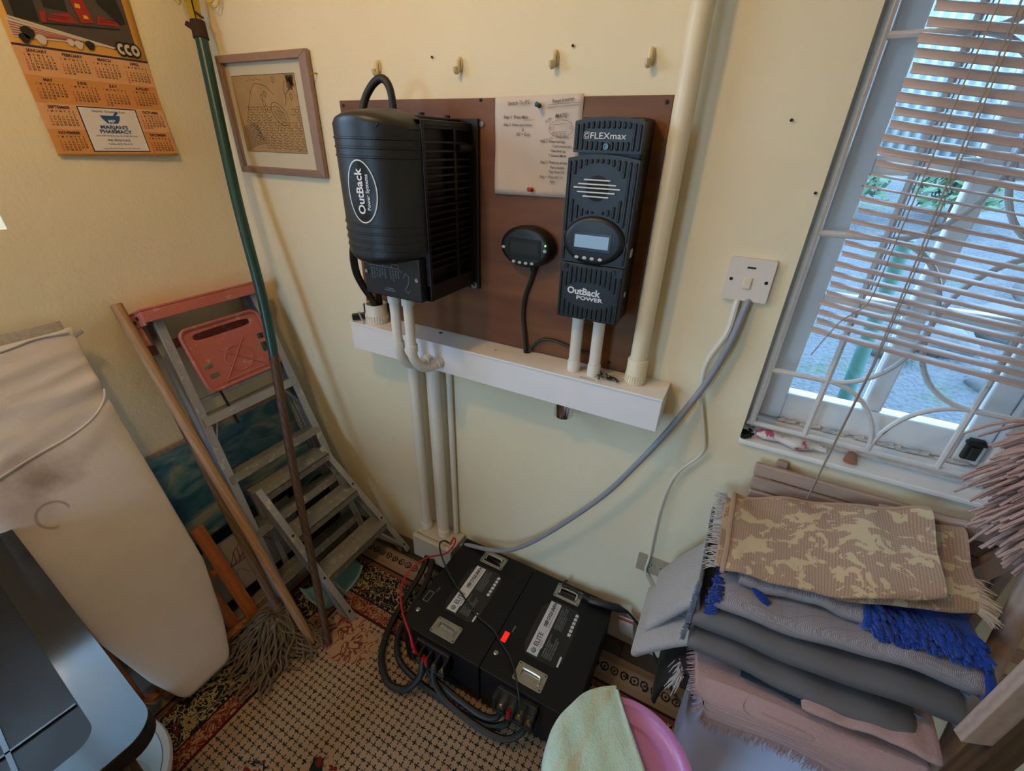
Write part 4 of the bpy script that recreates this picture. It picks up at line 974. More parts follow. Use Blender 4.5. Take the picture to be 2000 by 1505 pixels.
for z, yl, yr in ((.153, -.404, -.086), (.307, -.420, -.112), (.462, -.432, -.126)):
    x = .682-.7*z; mb = MB().box(x-.088, x, yl+.006, yr-.006, z-.004, z).box(x-.003, x, yl+.006, yr-.006, z-.030, z).box(x-.088, x-.085, yl+.006, yr-.006, z-.026, z)
    for k in range(7): mb.box(x-.082+.0115*k, x-.078+.0115*k, yl+.008, yr-.008, z, z+.0016)
    mb.build('tread', M_tread, st_, smooth=False, bevel=.0008, seg=1)
for y0, y1 in ((-.405, -.415), (-.085, -.12)): sbeam((.37, y0, .003), (.285, y1, .45), .018, .018, 'rear_leg', M_alu_p, (1, 0, 0))
sbeam((.600, -.350, .003), (.560, -.395, .150), .012, .010, 'foot_brace', M_alu_p, (0, 1, 0))
sbeam((.640, -.060, .010), (.575, -.130, .125), .012, .010, 'foot_brace', M_alu_p, (0, 1, 0))
sbeam((.60, -.075, .028), (.385, -.10, .035), .014, .010, 'foot_brace', M_alu_p)

# ---------------------------------------------------------------- sticks, rake and mop in the corner
sk = MB().tube([(.030, -.484, 1.115), (.031, -.484, 1.112), (.16, -.497, .86), (.40, -.519, .41), (.585, -.538, .065), (.621, -.543, .004)], [.012, .0155, .0155, .0150, .0145, .0065], 14).build('broom_stick', M_stick)
tag(sk, 'bare light wooden broom stick with tapered end leaning on the left wall', 'stick')
rk = thing('garden_rake', 'wire rake with green painted top and dark wooden handle standing in the corner', 'rake', (.669, -.516, 0))
rp = [(.668, -.516, .003), (.520, -.405, .30), (.375, -.295, .585), (.275, -.203, .895)]
MB().tube(cr(rp, 5), [.0115+.0003*k for k in range(16)], 12).build('handle', M_stick_d, rk)
M_green = mat('green_enamel', '16403a', .35, var=.18, vs=20, spec=.5)
MB().tube(cr([(.278, -.206, .880), (.232, -.165, 1.075), (.150, -.115, 1.40), (.085, -.058, 1.812)], 6), [.0125, .0155]+[.0165]*17, 14).build('green_sleeve', M_green, rk)
M_rust = mat('rusty_iron', '3f2a20', .75, .4, var=.35, vs=60, bump=.6, bs=90); M_gold = mat('yellow_wire', 'b99a2c', .4, .6, var=.1)
MB().tube([(.087, -.060, 1.800), (.081, -.055, 1.842)], [.020, .019], 12).build('ferrule', M_rust, rk)
MB().beam((.080, -.058, 1.818), (.058, -.075, 1.836), .016, .014).build('clamp_lug', M_rust, rk, smooth=False, bevel=.003)
MB().tube([(.063+.014*k, -.050-.006*math.sin(k), 1.866-.002*k*k) for k in range(4)], .003, 6).build('clamp_band', M_rust, rk)
FD = Vector((.62, .78*.6, 0))
for k in range(9):
    a = (k-4)/4; b0 = Vector((.080, -.056, 0))+FD*(.016*a)
    def tp_(s_, dx, z): return b0+FD*(s_*a)+Vector((dx, -dx, z))
    MB().tube(cr([tp_(0, 0, 1.836), tp_(.008, 0, 1.90), tp_(.03, .002, 1.97), tp_(.055, .01, 2.06), tp_(.06, .02, 2.10), tp_(.06, .04, 2.09)], 5), .0022, 6).build('tine', M_gold if k != 4 else M_dark, rk)
for s_ in (-1, 1):
    for r_ in range(3):
        def bp_(d, z): return Vector((.084, -.060, 0))+FD*(s_*d*(.62 if s_ < 0 else 1))+Vector((0, 0, z))
        MB().tube(cr([bp_(.014, 1.95), bp_(.040+.010*r_, 1.902-.010*r_), bp_(.062+.012*r_, 1.897-.008*r_), bp_(.080+.010*r_, 1.915), bp_(.086+.01*r_, 1.97)], 5), .0018, 6).build('bent_tine', M_gold, rk)

def strand_mat(name, a, b, c):
    t = NT(name); n = t.noise(16, 3, .6); n2 = t.noise(140, 3, .6); col = t.mix(n, srgb(a), srgb(b)); col = t.mix(t.math('MULTIPLY', n2, .5), col, srgb(c))
    t.bsdf(col, .9, 0, .1, t.bump(n2, .8, .002)); return t.m
M_mop = strand_mat('grey_mop_yarn', '4c4034', '948470', '241d18')
mp = thing('string_mop', 'grey-brown string mop with worn wooden handle resting on the rug', 'mop', (.50, -.56, 0))
MB().tube([(.045, -.462, .93), (.25, -.505, .54), (.488, -.551, .085)], [.0135, .0135, .014], 12).build('handle', M_stick_g, mp)
MB().tube(cr([(.470, -.548, .115), (.500, -.556, .060), (.505, -.565, .035)], 4), [.02]*9, 10).build('binding', M_mop, mp)
qm = random.Random(8); mb = MB()
for i in range(150):
    ang = qm.uniform(-2.75, .55); L_ = qm.uniform(.13, .25)
    if -.9 < ang < .6: L_ *= .72
    dx, dy = math.cos(ang), math.sin(ang); w = qm.uniform(-.03, .03); h = qm.uniform(.02, .06)
    pts = [(.490+.006*dx, -.552+.006*dy, .09)]
    for k in range(1, 7):
        f_ = k/6; r_ = L_*f_; wob = w*math.sin(f_*5+i)+.012*math.sin(f_*11+i*1.7)
        pts.append((.495+dx*r_-dy*wob, -.558+dy*r_+dx*wob, max(.005+qm.uniform(0, .012), (.085+h)*(1-f_)**1.6+.006+qm.uniform(0, .008))))
    mb.tube(cr(pts, 2), .0034, 5)
tag(mb.build('yarn', M_mop, mp), kind='stuff')

# ---------------------------------------------------------------- paintings on the floor against the left wall
def sky_mat():
    t = NT('oil_painted_sky'); v = t.stretch(1, 3.0, 8.0); n = t.noise(1.6, 6, .6, v, .9); g = t.noise(.9, 2, .5)
    c = t.ramp(n, [(.32, srgb('1d4a68')), (.45, srgb('3a6e84')), (.53, srgb('648a92')), (.64, srgb('a8a68c'))])
    c = t.mix(t.math('MULTIPLY', g, .35), c, srgb('0f3050'))
    X, Y, Z = t.xyz(); c = t.mix(t.step(Z, .40, .25), c, c)
    t.bsdf(c, .4, 0, .4, t.bump(t.noise(60, 4, .6, v), .4, .002)); return t.m
M_sky = sky_mat()
bl = thing('cloud_painting', 'dark blue oil painting of clouds leaning behind the stepladder', 'painting', (.13, -.36, 0))
def bplane(y, h): return Vector((.185-.26*h, y, .966*h))
BA, BB = Vector((0, 1, 0)), Vector((-.26, 0, .966)); BO = Vector((.185, 0, .004))
MB().prism([(-.640, .01), (-.022, .01), (-.022, .610), (-.640, .610)], BO, BA, BB, .018).build('canvas', M_sky, bl, smooth=False, bevel=.001)
MB().prism([(-.642, .610), (-.020, .610), (-.020, .620), (-.642, .620)], BO, BA, BB, .020).build('top_edge', M_frame, bl, smooth=False)
fd = thing('floor_drawing', 'black-framed white sheet with a red line drawing standing on the rug', 'picture', (.23, -.40, 0))
DA, DB = Vector((0, 1, 0)), Vector((-.30, 0, .954)); DO = Vector((.262, 0, .003))
for lo in ([(-.66, 0), (-.205, 0), (-.205, .040), (-.66, .040)], [(-.66, .262), (-.205, .262), (-.205, .302), (-.66, .302)], [(-.66, .04), (-.632, .04), (-.632, .262), (-.66, .262)], [(-.24, .04), (-.205, .04), (-.205, .262), (-.24, .262)]):
    MB().prism(lo, DO+DB.cross(DA)*-.006, DA, DB, .016).build('frame_rail', M_blackgl, fd, smooth=False, bevel=.002)
MB().prism([(-.632, .04), (-.24, .04), (-.24, .262), (-.632, .262)], DO, DA, DB, .004).build('sheet', mat('drawing_paper', 'a89c92', .7, var=.05), fd, smooth=False)
M_dred = mat('red_crayon', '6e2018', .7, var=.1)
ln = [[(-.535, .150), (-.505, .195), (-.470, .215), (-.440, .19), (-.455, .155), (-.49, .145), (-.535, .150)]]
for k in range(5): ln.append([(-.528+.015*k, .152+.006*k), (-.462+.006*k, .150+.013*k)])
for k in range(4): ln.append([(-.515+.018*k, .150), (-.505+.015*k, .195+.004*k)])
ln.append([(-.335+.035*math.cos(t), .205+.028*math.sin(t)) for t in [2*PI*k/16 for k in range(17)]])
ln += [[(-.37, .18), (-.33, .22), (-.30, .19)], [(-.36, .21), (-.32, .18)], [(-.39, .17), (-.345, .10)]]
strokes(ln, .0028, DO, DA, DB, .0008).build('red_lines', M_dred, fd)['kind'] = 'stuff'
MB().add([DO+DA*p[0]+DB*p[1]+DA.cross(DB)*.0008 for p in ((-.482, .150), (-.462, .158), (-.452, .142), (-.472, .135))], [(0, 1, 2, 3)]).build('red_patch', M_dred, fd, smooth=False)
strokes([[(-.53+.012*k, .105+.022*math.sin(k*1.3)) for k in range(9)]], .0022, DO, DA, DB, .0008).build('scribble', M_ink, fd)
M_teal = mat('pale_teal_plastic', '6f9a98', .45, var=.06)
tb = thing('dustpan', 'pale teal plastic dustpan lying behind the step stool', 'dustpan', (.51, -.34, 0))
MB().grid(lambda u, v: (.475+.10*u, -.455+.21*v, .006+.05*(2*v-1)**4+.045*(1-u)**4), 12, 16).build('pan', M_teal, tb, solid=.003)
MB().tube([(.478, -.35, .045), (.44, -.35, .085), (.40, -.35, .10)], [.012, .011, .009], 10).build('handle', M_teal, tb)

M_bag = mat('black_bin_liner', '0c0c0d', .3, var=.1, bump=.9, bs=26)
def bagf(u, v):
    a = 2*PI*u; b = PI*(v-.5); r_ = 1+.10*math.sin(5*a+3*b)+.08*math.sin(9*a-5*b)+.06*math.sin(14*a+7*b)
    return (.285+.050*r_*math.cos(b)*math.cos(a)*(1-.3*v), -.165+.095*r_*math.cos(b)*math.sin(a), .004+.165*(1+math.sin(b)*(.95+.05*r_)))
tag(MB().grid(bagf, 48, 26, cu=True).build('bin_bag', M_bag, ang=70), 'crumpled black plastic bin bag stuffed behind the step stool', 'bag')
for i_, (x, z, lab) in enumerate([(1.215, 1.737, 'tiny dark nail in the wall above the handwritten note'), (.860, 1.733, 'tiny dark nail in the wall between two hooks above the inverter'), (.452, 1.583, 'tiny dark nail in the wall beside the framed drawing'), (1.646, 1.608, 'tiny dark nail in the wall between the thick pipe and the window'), (1.719, 1.492, 'tiny bent nail at the edge of the window opening')]):
    tag(MB().lathe([(.0012, 0), (.0012, .005), (.0028, .005), (.0026, .0065)], (x, .002, z), (0, -1, 0), 10).build('nail', M_rust), lab, 'nail')

# ---------------------------------------------------------------- ironing board
def cover_mat():
    t = NT('ironing_cover_cotton'); X, Y, Z = t.xyz(); m = t.math
    n = t.noise(9, 5, .6); c = t.mix(n, srgb('c8bdb6'), srgb('d6cbc4'))
    def blob(y, z, ry, rz):
        a = m('DIVIDE', m('SUBTRACT', Y, y), ry); b = m('DIVIDE', m('SUBTRACT', Z, z), rz)
        return m('SQRT', m('ADD', m('MULTIPLY', a, a), m('MULTIPLY', b, b)))
    w = m('MULTIPLY', m('SUBTRACT', t.noise(14, 5, .65), .5), 1.3)
    s1 = t.ramp(m('ADD', blob(-.845, .785, .105, .080), w), [(.15, 1.0), (1.1, 0.0)])
    s2 = t.ramp(m('ADD', blob(-.89, .72, .09, .09), w), [(.2, .6), (1.0, 0.0)])
    c = t.mix(m('MULTIPLY', m('MAXIMUM', s1, s2), .62), c, srgb('6e4a26'))
    ring = m('ABSOLUTE', m('SUBTRACT', blob(-.852, .688, .032, .032), 1.0))
    rm = m('MULTIPLY', m('LESS_THAN', ring, .10), m('LESS_THAN', m('ADD', Y, m('MULTIPLY', Z, -1.2)), -1.645))
    c = t.mix(m('MULTIPLY', rm, .45), c, srgb('6e4c30'))
    t.bsdf(c, .85, 0, .2, t.bump(m('ADD', t.noise(18, 4, .6), m('MULTIPLY', t.noise(260, 2), .2)), .28, .006), sheen=.1); return t.m
M_cover = cover_mat()
ib = thing('ironing_board', 'cream covered ironing board with brown scorch stains leaning nose-down on the left wall', 'ironing board', (.42, -.78, 0))
ER = [(0, -.722), (.06, -.700), (.156, -.671), (.351, -.634), (.558, -.629), (.746, -.625), (.919, -.622), (1.02, -.616), (1.12, -.605)]
EL = [(0, -.852), (.06, -.872), (.142, -.896), (.313, -.925), (.494, -.943), (.695, -.946), (.9, -.946), (1.12, -.943)]
def lerp(T, z):
    for (a, p), (b, q_) in zip(T, T[1:]):
        if z <= b: return p+(q_-p)*(z-a)/(b-a)
    return T[-1][1]
NB = Vector((.9459, 0, .3244))
folds = [(1.027, .0, .012, .007), (.953, .0, .016, .010), (.985, .06, .010, .005), (.905, .45, .016, .009), (.866, .20, .020, .010), (.80, .5, .03, .006), (1.055, -.05, .008, .004)]
def ib_pt(y, z, off): return Vector((.435-.343*z, y, z))+NB*off
def ib_h(s, z):
    o = 0
    for z0, sl, w, a in folds: o += a*math.exp(-((z-z0-sl*.05*s*2-.01*math.sin(s*3+z0*30))/w)**2)*(.45+.55*math.sin(1.6*s+z0*17)**2)
    if s > .5: o += .0035*math.sin(z*70)*(s-.5)*max(0, 1-abs(z-.3)/.35)
    return o
def ibf(u, v):
    z = .016+1.075*v; t = 2*PI*u; c_, s_ = math.cos(t), math.sin(t)
    s = math.copysign(abs(c_)**.42, c_); o = .017*math.copysign(abs(s_)**.62, s_)
    yl, yr = lerp(EL, z), lerp(ER, z); nose = max(0, (.05-z)/.05); mid = (yl+yr)/2; hw = (yr-yl)/2*(1-.30*nose*nose)
    if s_ > 0: o += ib_h(s, z)*min(1, s_*3)
    tip = min(1, v/.012+.25)*min(1, (1-v)/.008+.35)
    return ib_pt(mid+hw*s, z, o*tip)
mb = MB().grid(ibf, 72, 150, cu=True)
nv = 150; mb.f += [tuple(i*nv for i in range(72))[::-1], tuple(i*nv+nv-1 for i in range(72))]; mb.m += [0, 0]
mb.build('cotton_cover', M_cover, ib, ang=70)
hem = cr([ib_pt(y, z, .0205+.004*k) for k, (y, z) in enumerate([(-.944, .800), (-.884, .815), (-.820, .829), (-.741, .842), (-.680, .863), (-.640, .893), (-.6235, .922)]) for k in [0]], 6)
MB().tube(hem, .0032, 6).build('hem_cord', M_cover, ib)
MB().tube(cr([ib_pt(-.940, 1.060, .019), ib_pt(-.755, 1.076, .020), ib_pt(-.694, 1.084, .020), ib_pt(-.625, 1.080, .019)], 6), .003, 6).build('hem_cord', M_cover, ib)
M_felt = mat('speckled_felt', '9d948a', .95, var=.3, vs=120, bump=.6, bs=150)
def padf(u, v):
    t = 2*PI*u; return ib_pt(-.775+.152*math.copysign(abs(math.cos(t))**.5, math.cos(t)), 1.085+.026*v, .012*math.copysign(abs(math.sin(t))**.6, math.sin(t))*(1-.5*v*v))
pm = MB().grid(padf, 40, 6, cu=True); pm.f.append(tuple(i*6+5 for i in range(40))); pm.m.append(0); pm.build('felt_pad', M_felt, ib)
MB().beam(ib_pt(-.617, 1.068, .0), ib_pt(-.594, 1.076, .004), .012, .02, NB).build('frayed_tip', M_felt, ib, smooth=False, bevel=.003)
# folded wooden legs behind it
def leg(p, q_, w=.032, h=.018): MB().beam(p, q_, w, h, (.9, 0, .35)).build('leg', M_orange_wood, ib, smooth=False, bevel=.002)
leg((.225, -.588, .40), (.400, -.588, .010), .040); leg((.200, -.655, .40), (.345, -.636, .012), .034)
leg((.190, -.925, .42), (.330, -.935, .010), .040); leg((.200, -.880, .40), (.362, -.868, .012), .034)
MB().beam((.345, -.945, .035), (.375, -.598, .035), .024, .016).build('cross_bar', M_orange_wood, ib, smooth=False, bevel=.002)
MB().beam((.26, -.94, .24), (.285, -.60, .24), .022, .016).build('cross_bar', M_orange_wood, ib, smooth=False, bevel=.002)

# ---------------------------------------------------------------- black storage tote, close to the camera
def tote_mat():
    t = NT('dusty_black_tote'); n = t.noise(6, 5, .65); d = t.noise(40, 4, .6)
    c = t.mix(t.math('MULTIPLY', n, .5), srgb('141316'), srgb('2a2624')); r = t.ramp(n, [(.3, .26), (.75, .45)])
    t.bsdf(c, r, 0, .2, t.bump(d, .06, .002)); return t.m
M_tote = tote_mat()
M_tote_gl = mat('glossy_tote_rim', '121214', .13, var=.15, vs=20, bump=.05, bs=14)
tt = thing('storage_tote', 'black lidded plastic storage tote in front of the ironing board', 'storage box', (.55, -1.2, .361))
ta = math.radians(-4.6); TA, TB = Vector((math.cos(ta), math.sin(ta), 0)), Vector((-math.sin(ta), math.cos(ta), 0)); TO = Vector((.957, -.985, .700))
o1 = rrect(-.82, 0, -.52, 0, .045, 8)
MB().prism(o1, TO-V(0, 0, .008), TA, TB, .030).build('lid', M_tote, tt, smooth=False, bevel=.006, seg=3)
MB().prism([o1, rrect(-.760, -.060, -.46, -.062, .030, 8)[::-1]], TO, TA, TB, .0079).build('lid_rim', M_tote_gl, tt, smooth=False, bevel=.002)
MB().beam(TO+TA*-.150+TB*-.064-V(0, 0, .0062), TO+TA*-.158+TB*-.455-V(0, 0, .0062), .004, .004).build('lid_ridge', M_tote_gl, tt, smooth=False)
MB().beam(TO+TA*-.70+TB*-.135-V(0, 0, .0062), TO+TA*-.062+TB*-.150-V(0, 0, .0062), .006, .004).build('lid_ridge', M_tote_gl, tt, smooth=False)
def totef(u, v):
    P_ = rrect(-.77+.04*(1-v), -.055-.04*(1-v), -.47+.03*(1-v), -.045-.03*(1-v), .05, 6); p = P_[int(round(u*len(P_))) % len(P_)]
    w = TO+TA*p[0]+TB*p[1]; return (w.x, w.y, .362+.302*v)
MB().grid(totef, 28, 5, cu=True).build('body', M_tote, tt)
MB().prism(rrect(-.76, -.09, -.46, -.08, .03, 5), (TO.x, TO.y, .365), TA, TB, .004).build('base', M_tote, tt, smooth=False)
bh = thing('low_bench', 'low dark wooden bench carrying the black storage tote', 'bench', (.53, -1.25, 0))
MB().prism([(-.80, -.50), (-.06, -.50), (-.06, -.055), (-.80, -.055)], (TO.x, TO.y, .360), TA, TB, .025).build('bench_top', M_stick_d, bh, smooth=False, bevel=.003)
for a_, b_ in ((-.77, -.47), (-.09, -.47), (-.77, -.085), (-.09, -.085)):
    w_ = TO+TA*a_+TB*b_; MB().box(w_.x-.02, w_.x+.02, w_.y-.02, w_.y+.02, .001, .334).build('leg', M_stick_d, bh, smooth=False, bevel=.002)
M_basin = mat('white_basin_plastic', 'cdc6bc', .4, var=.04)
bs_ = thing('wash_basin', 'white plastic wash basin on the rug beside the black tote', 'basin', (.50, -1.09, 0))
MB().lathe([(.100, 0), (.135, .05), (.150, .105), (.168, .110), (.172, .102), (.172, .096), (.168, .104), (.154, .100)][:6], (.50, -1.09, .001), n=40, cap=False, sx=1.05, sy=.9).lathe([(.001, .004), (.098, .004), (.133, .052), (.149, .106)], (.50, -1.09, .001), n=40, cap=False, sx=1.05, sy=.9).build('bowl', M_basin, bs_)
for i, (p, lab) in enumerate([([(.275, -.930, .003), (.36, -.895, .012), (.405, -.915, .075), (.315, -.955, .06)], 'crumpled buff paper sheet beside the ironing board foot'), ([(.43, -.975, .115), (.49, -.955, .12), (.53, -1.00, .165), (.45, -1.03, .14)], 'buff paper scrap resting in the white basin')]):
    a, b, c_, d_ = (Vector(q_) for q_ in p)
    f = lambda u, v: a.lerp(b, u).lerp(d_.lerp(c_, u), v)+Vector((0, 0, .004*math.sin(7*u+5*v+i)))
    tag(MB().grid(f, 8, 8).build('paper_scrap', mat('buff_paper_%d' % i, 'a98f78', .8, var=.08), solid=.0008), lab, 'paper')

# ---------------------------------------------------------------- batteries
M_case = mat('battery_case_black', '0d0d10', .42, spec=.3, var=.12, vs=18, bump=.05, bs=200)
M_label = mat('battery_label_black', '1b181a', .25, var=.08)
M_strip = mat('battery_label_white', 'c8cad2', .4, var=.02); M_bl = mat('label_blue_print', '1b2340', .4, var=0); M_gr = mat('label_green_print', '2f6b4c', .4, var=0)
M_satin = mat('satin_nickel', 'a6a295', .32, .85, var=.06, vs=30)
def battery():
    t = thing('battery', 'black deep-cycle battery with metal handles, the one touching the junction box', 'battery', (1.08, -.225, 0), 'pair of black lithium batteries')
    MB().box(.936, 1.2265, -.420, -.030, .0003, .1905).build('case', M_case, t, smooth=False, bevel=.003)
    MB().box(.934, 1.2285, -.422, -.028, .191, .1945).build('top_plate', M_case, t, smooth=False, bevel=.0012)
    for cy, fl_ in ((-.068, 1), (-.374, 0)):
        cx = 1.078; z = .1946
        f = MB().prism([rrect(cx-.046, cx+.046, cy-.028, cy+.028, .005), rrect(cx-.034, cx+.034, cy-.0175, cy+.0175, .002)[::-1]], (0, 0, z+.002), (1, 0, 0), (0, 1, 0), .002).build('handle_plate', M_satin, t, smooth=False, bevel=.0006)
        MB().box(cx-.034, cx+.034, cy-.0175, cy+.0175, z-.0002, z+.0002).build('recess', M_blackgl if fl_ else M_steel, f, smooth=False)
        MB().tube(cr([(cx-.030, cy-.010, z+.001), (cx-.030, cy+.006, z+.005), (cx-.022, cy+.010, z+.0065), (cx+.022, cy+.010, z+.0065), (cx+.030, cy+.006, z+.005), (cx+.030, cy-.010, z+.001)], 4), .0032, 8).build('bail', M_chrome, f)
        for dx in (-.040, .040):
            for dy in (-.022, .022): MB().lathe([(.0024, 0), (.0024, .0006)], (cx+dx, cy+dy, z+.002), n=8).build('rivet', M_dark, f)
    z = .1949
    lb = MB().prism([(1.018, -.290), (1.035, -.320), (1.125, -.320), (1.147, -.295), (1.147, -.135), (1.130, -.112), (1.042, -.112), (1.018, -.150)], (0, 0, z), (1, 0, 0), (0, 1, 0), .0003).build('label', M_label, t, smooth=False)
    MB().prism([(1.036, -.313), (1.071, -.313), (1.071, -.285), (1.074, -.281), (1.074, -.118), (1.037, -.118)], (0, 0, z+.0004), (1, 0, 0), (0, 1, 0), 0).build('label_strip', M_strip, lb, smooth=False)
    TA_, TB_ = (0, 1, 0), (-1, 0, 0); zz = z+.0008
    text('brand_text', 'ELITE', .0215, (1.0600, -.284, zz), TA_, TB_, M_bl, lb, fat=.0003, sx=.95)
    text('brand_text', 'L A K E', .0075, (1.0685, -.282, zz), TA_, TB_, M_bl, lb)
    text('headline', 'DEEP CYCLE LiFePO4', .0150, (1.0590, -.212, zz), TA_, TB_, M_bl, lb, fat=.0007, sx=.66)
    text('small_print', 'RECHARGEABLE LITHIUM IRON PHOSPHATE BATTERY', .0048, (1.0675, -.212, zz), TA_, TB_, M_bl, lb, sx=.75)
    MB().prism(ell(1.0535, -.299, .0085, .0085, 20), (0, 0, zz), (1, 0, 0), (0, 1, 0), 0).build('leaf_mark', M_gr, lb, smooth=False)
    for k in range(3): MB().prism([(1.047+.004*k, -.306), (1.0485+.004*k, -.306), (1.0485+.004*k, -.294), (1.047+.004*k, -.294)], (0, 0, zz+.0004), (1, 0, 0), (0, 1, 0), 0).build('leaf_mark', M_strip, lb, smooth=False)
    text('spec_print', 'NOMINAL VOLTAGE 25.6V\nCAPACITY 200AH\nENERGY 5120WH\nCHARGE VOLTAGE 29.2V\nMAX DISCHARGE 100A', .0066, (1.086, -.305, zz), TA_, TB_, M_print2, lb, line=1.05)
    text('spec_print', 'DO NOT SHORT CIRCUIT, DISASSEMBLE OR\nDISPOSE OF IN FIRE. KEEP AWAY FROM\nCHILDREN. CHARGE ONLY WITH A PROPER\nLITHIUM CHARGER. STORE IN A COOL DRY\nPLACE. RECYCLE AFTER USE.', .0054, (1.084, -.205, zz), TA_, TB_, M_print2, lb, line=1.1, sx=.78)
    for k in range(6): MB().prism(rrect(1.128, 1.138, -.208+.0145*k, -.197+.0145*k, .001, 1), (0, 0, zz), (1, 0, 0), (0, 1, 0), 0).build('safety_icon', M_strip, lb, smooth=False)
    MB().prism([(1.134, -.312), (1.140, -.312), (1.140, -.278), (1.134, -.278)], (0, 0, zz), (1, 0, 0), (0, 1, 0), 0).build('barcode', M_strip, lb, smooth=False)
    MB().lathe([(.0075, 0), (.0075, .003), (.006, .004)], (.957, -.362, .1946), n=18).build('vent_screw', M_steel, t)
    text('voltage_print', 'voltage', .0085, (.972, -.281, .1950), TA_, TB_, M_print2, t)
    # terminal block on the front face
    tbk = MB().box(1.004, 1.128, -.462, -.4205, .098, .108).box(1.004, 1.128, -.432, -.4205, .098, .172)
    for k in range(5): tbk.box(1.004+.0295*k, 1.010+.0295*k, -.462, -.4205, .098, .164)
    tk = tbk.build('terminal_block', M_black, t, smooth=False, bevel=.0015)
    for k in range(4):
        x = 1.0218+.0295*k
        MB().box(x-.009, x+.009, -.455, -.432, .108, .116).build('terminal_plate', M_steel, tk, smooth=False)
        MB().lathe([(.006, 0), (.006, .006), (.003, .007)], (x, -.444, .116), n=12).build('terminal_screw', mat('brass_screw', 'a08a4a', .35, .9) if k % 2 and 'brass_screw' not in MATS else MATS.get('brass_screw', M_steel), tk)
    return t
b1 = battery()
MB().prism([rrect(.946, .966, -.325, -.284, .001, 1), rrect(.9475, .9645, -.3235, -.2855, .001, 1)[::-1]], (0, 0, .1951), (1, 0, 0), (0, 1, 0), .0004).build('voltage_window', M_print2, b1, smooth=False)
b2 = copy_tree(b1, None, V(1.08+.2965, -.225, 0), 'black deep-cycle battery with red lit voltage window, the one toward the mats')
for c_ in list(b2.children):
    if c_.name.startswith('voltage_window'): bpy.data.objects.remove(c_)
MB().prism(rrect(1.2430, 1.2645, -.324, -.284, .001, 1), (0, 0, .1955), (1, 0, 0), (0, 1, 0), .0008).build('voltage_window', M_blackgl, b2, smooth=False)
text('voltage_digits', '26.6', .0150, (1.2615, -.320, .1959), (0, 1, 0), (-1, 0, 0), M_redlit, b2, fat=.0006, sx=.95)
MB().prism(rrect(1.2462, 1.2625, -.3215, -.2870, .001, 1), (0, 0, .1957), (1, 0, 0), (0, 1, 0), 0).build('voltage_glow', M_redlit, b2, smooth=False)
MB().box(1.298, 1.428, -.470, -.4655, .098, .172).box(1.298, 1.428, -.4655, -.43, .1722, .174).build('clear_terminal_cover', M_clear, b2, smooth=False)
# junction box by the wall
jb = thing('junction_box', 'beige junction box on the wall above the rug next to the battery', 'junction box', (.815, 0, .064))
M_jb = mat('beige_box_plastic', 'bdb5a6', .5, var=.05)
MB().box(.722, .908, -.082, -.0005, .064, .1775).build('box_body', M_jb, jb, smooth=False, bevel=.004)
MB().box(.720, .906, -.104, -.083, .062, .1755).build('box_lid', M_jb, jb, smooth=False, bevel=.005)
for x in (.732, .896): MB().lathe([(.006, 0), (.006, .006), (.004, .008)], (x, -.085, .1757), n=12).build('lid_latch', M_jb, jb)
# leads and cables
def cable(name, pts, r, m, lab, n=7, seg=8): o = MB().tube(cr(pts, n), r, seg).build(name, m); return tag(o, lab, 'cable')
rl = thing('red_lead', 'thin red test lead curving from junction box to battery terminal', 'cable', (.95, -.2, 0))
MB().tube(cr([(.884, -.075, .178), (.893, -.06, .205), (.912, -.075, .215), (.917, -.100, .21), (.905, -.135, .20), (.868, -.190, .215), (.858, -.27, .235), (.875, -.345, .235), (.930, -.405, .218), (.985, -.440, .195), (1.005, -.452, .165)], 7), .0032, 8).build('wire', M_red, rl)
MB().tube([(.994, -.446, .185), (1.012, -.456, .150), (1.020, -.450, .128)], [.0042, .008, .003], 10).build('clip', M_red, rl)
blk = cable('black_lead', [(.876, -.070, .178), (.868, -.085, .200), (.872, -.120, .225), (.895, -.150, .226), (.930, -.178, .216), (.975, -.206, .206), (1.016, -.228, .2015), (1.083, -.262, .2005), (1.140, -.289, .2005), (1.207, -.303, .1990), (1.249, -.327, .1990), (1.294, -.352, .1995), (1.325, -.380, .203), (1.350, -.410, .201), (1.372, -.436, .180), (1.378, -.445, .130)], .0030, M_rubber, 'thin black test lead lying diagonally across both batteries')
cable('battery_cable', [(.790, -.105, .090), (.800, -.16, .060), (.806, -.26, .035), (.818, -.36, .020), (.862, -.462, .016), (.940, -.520, .018), (1.010, -.515, .030), (1.045, -.480, .075), (1.040, -.452, .118)], .0115, M_rubber, 'thick black cable loop running wide of the battery onto the rug')
cable('battery_cable', [(.815, -.105, .085), (.838, -.17, .050), (.850, -.28, .028), (.868, -.38, .020), (.925, -.446, .016), (1.02, -.470, .016), (1.12, -.478, .016), (1.22, -.482, .018), (1.30, -.475, .030), (1.345, -.455, .060), (1.350, -.448, .105)], .0105, M_rubber, 'thick black cable hugging the battery fronts close to the rug')
cable('battery_cable', [(1.050, -.447, .112), (1.060, -.456, .085), (1.10, -.460, .060), (1.19, -.466, .048), (1.27, -.470, .050), (1.315, -.462, .075), (1.322, -.448, .112)], .0095, M_rubber, 'black jumper cable joining the terminal blocks of both batteries')
cable('battery_cable', [(1.078, -.447, .112), (1.095, -.470, .075), (1.15, -.485, .044), (1.25, -.495, .040), (1.35, -.490, .045), (1.395, -.465, .075), (1.402, -.448, .112)], .0095, M_rubber, 'lower black jumper cable bulging out over the rug before both batteries')
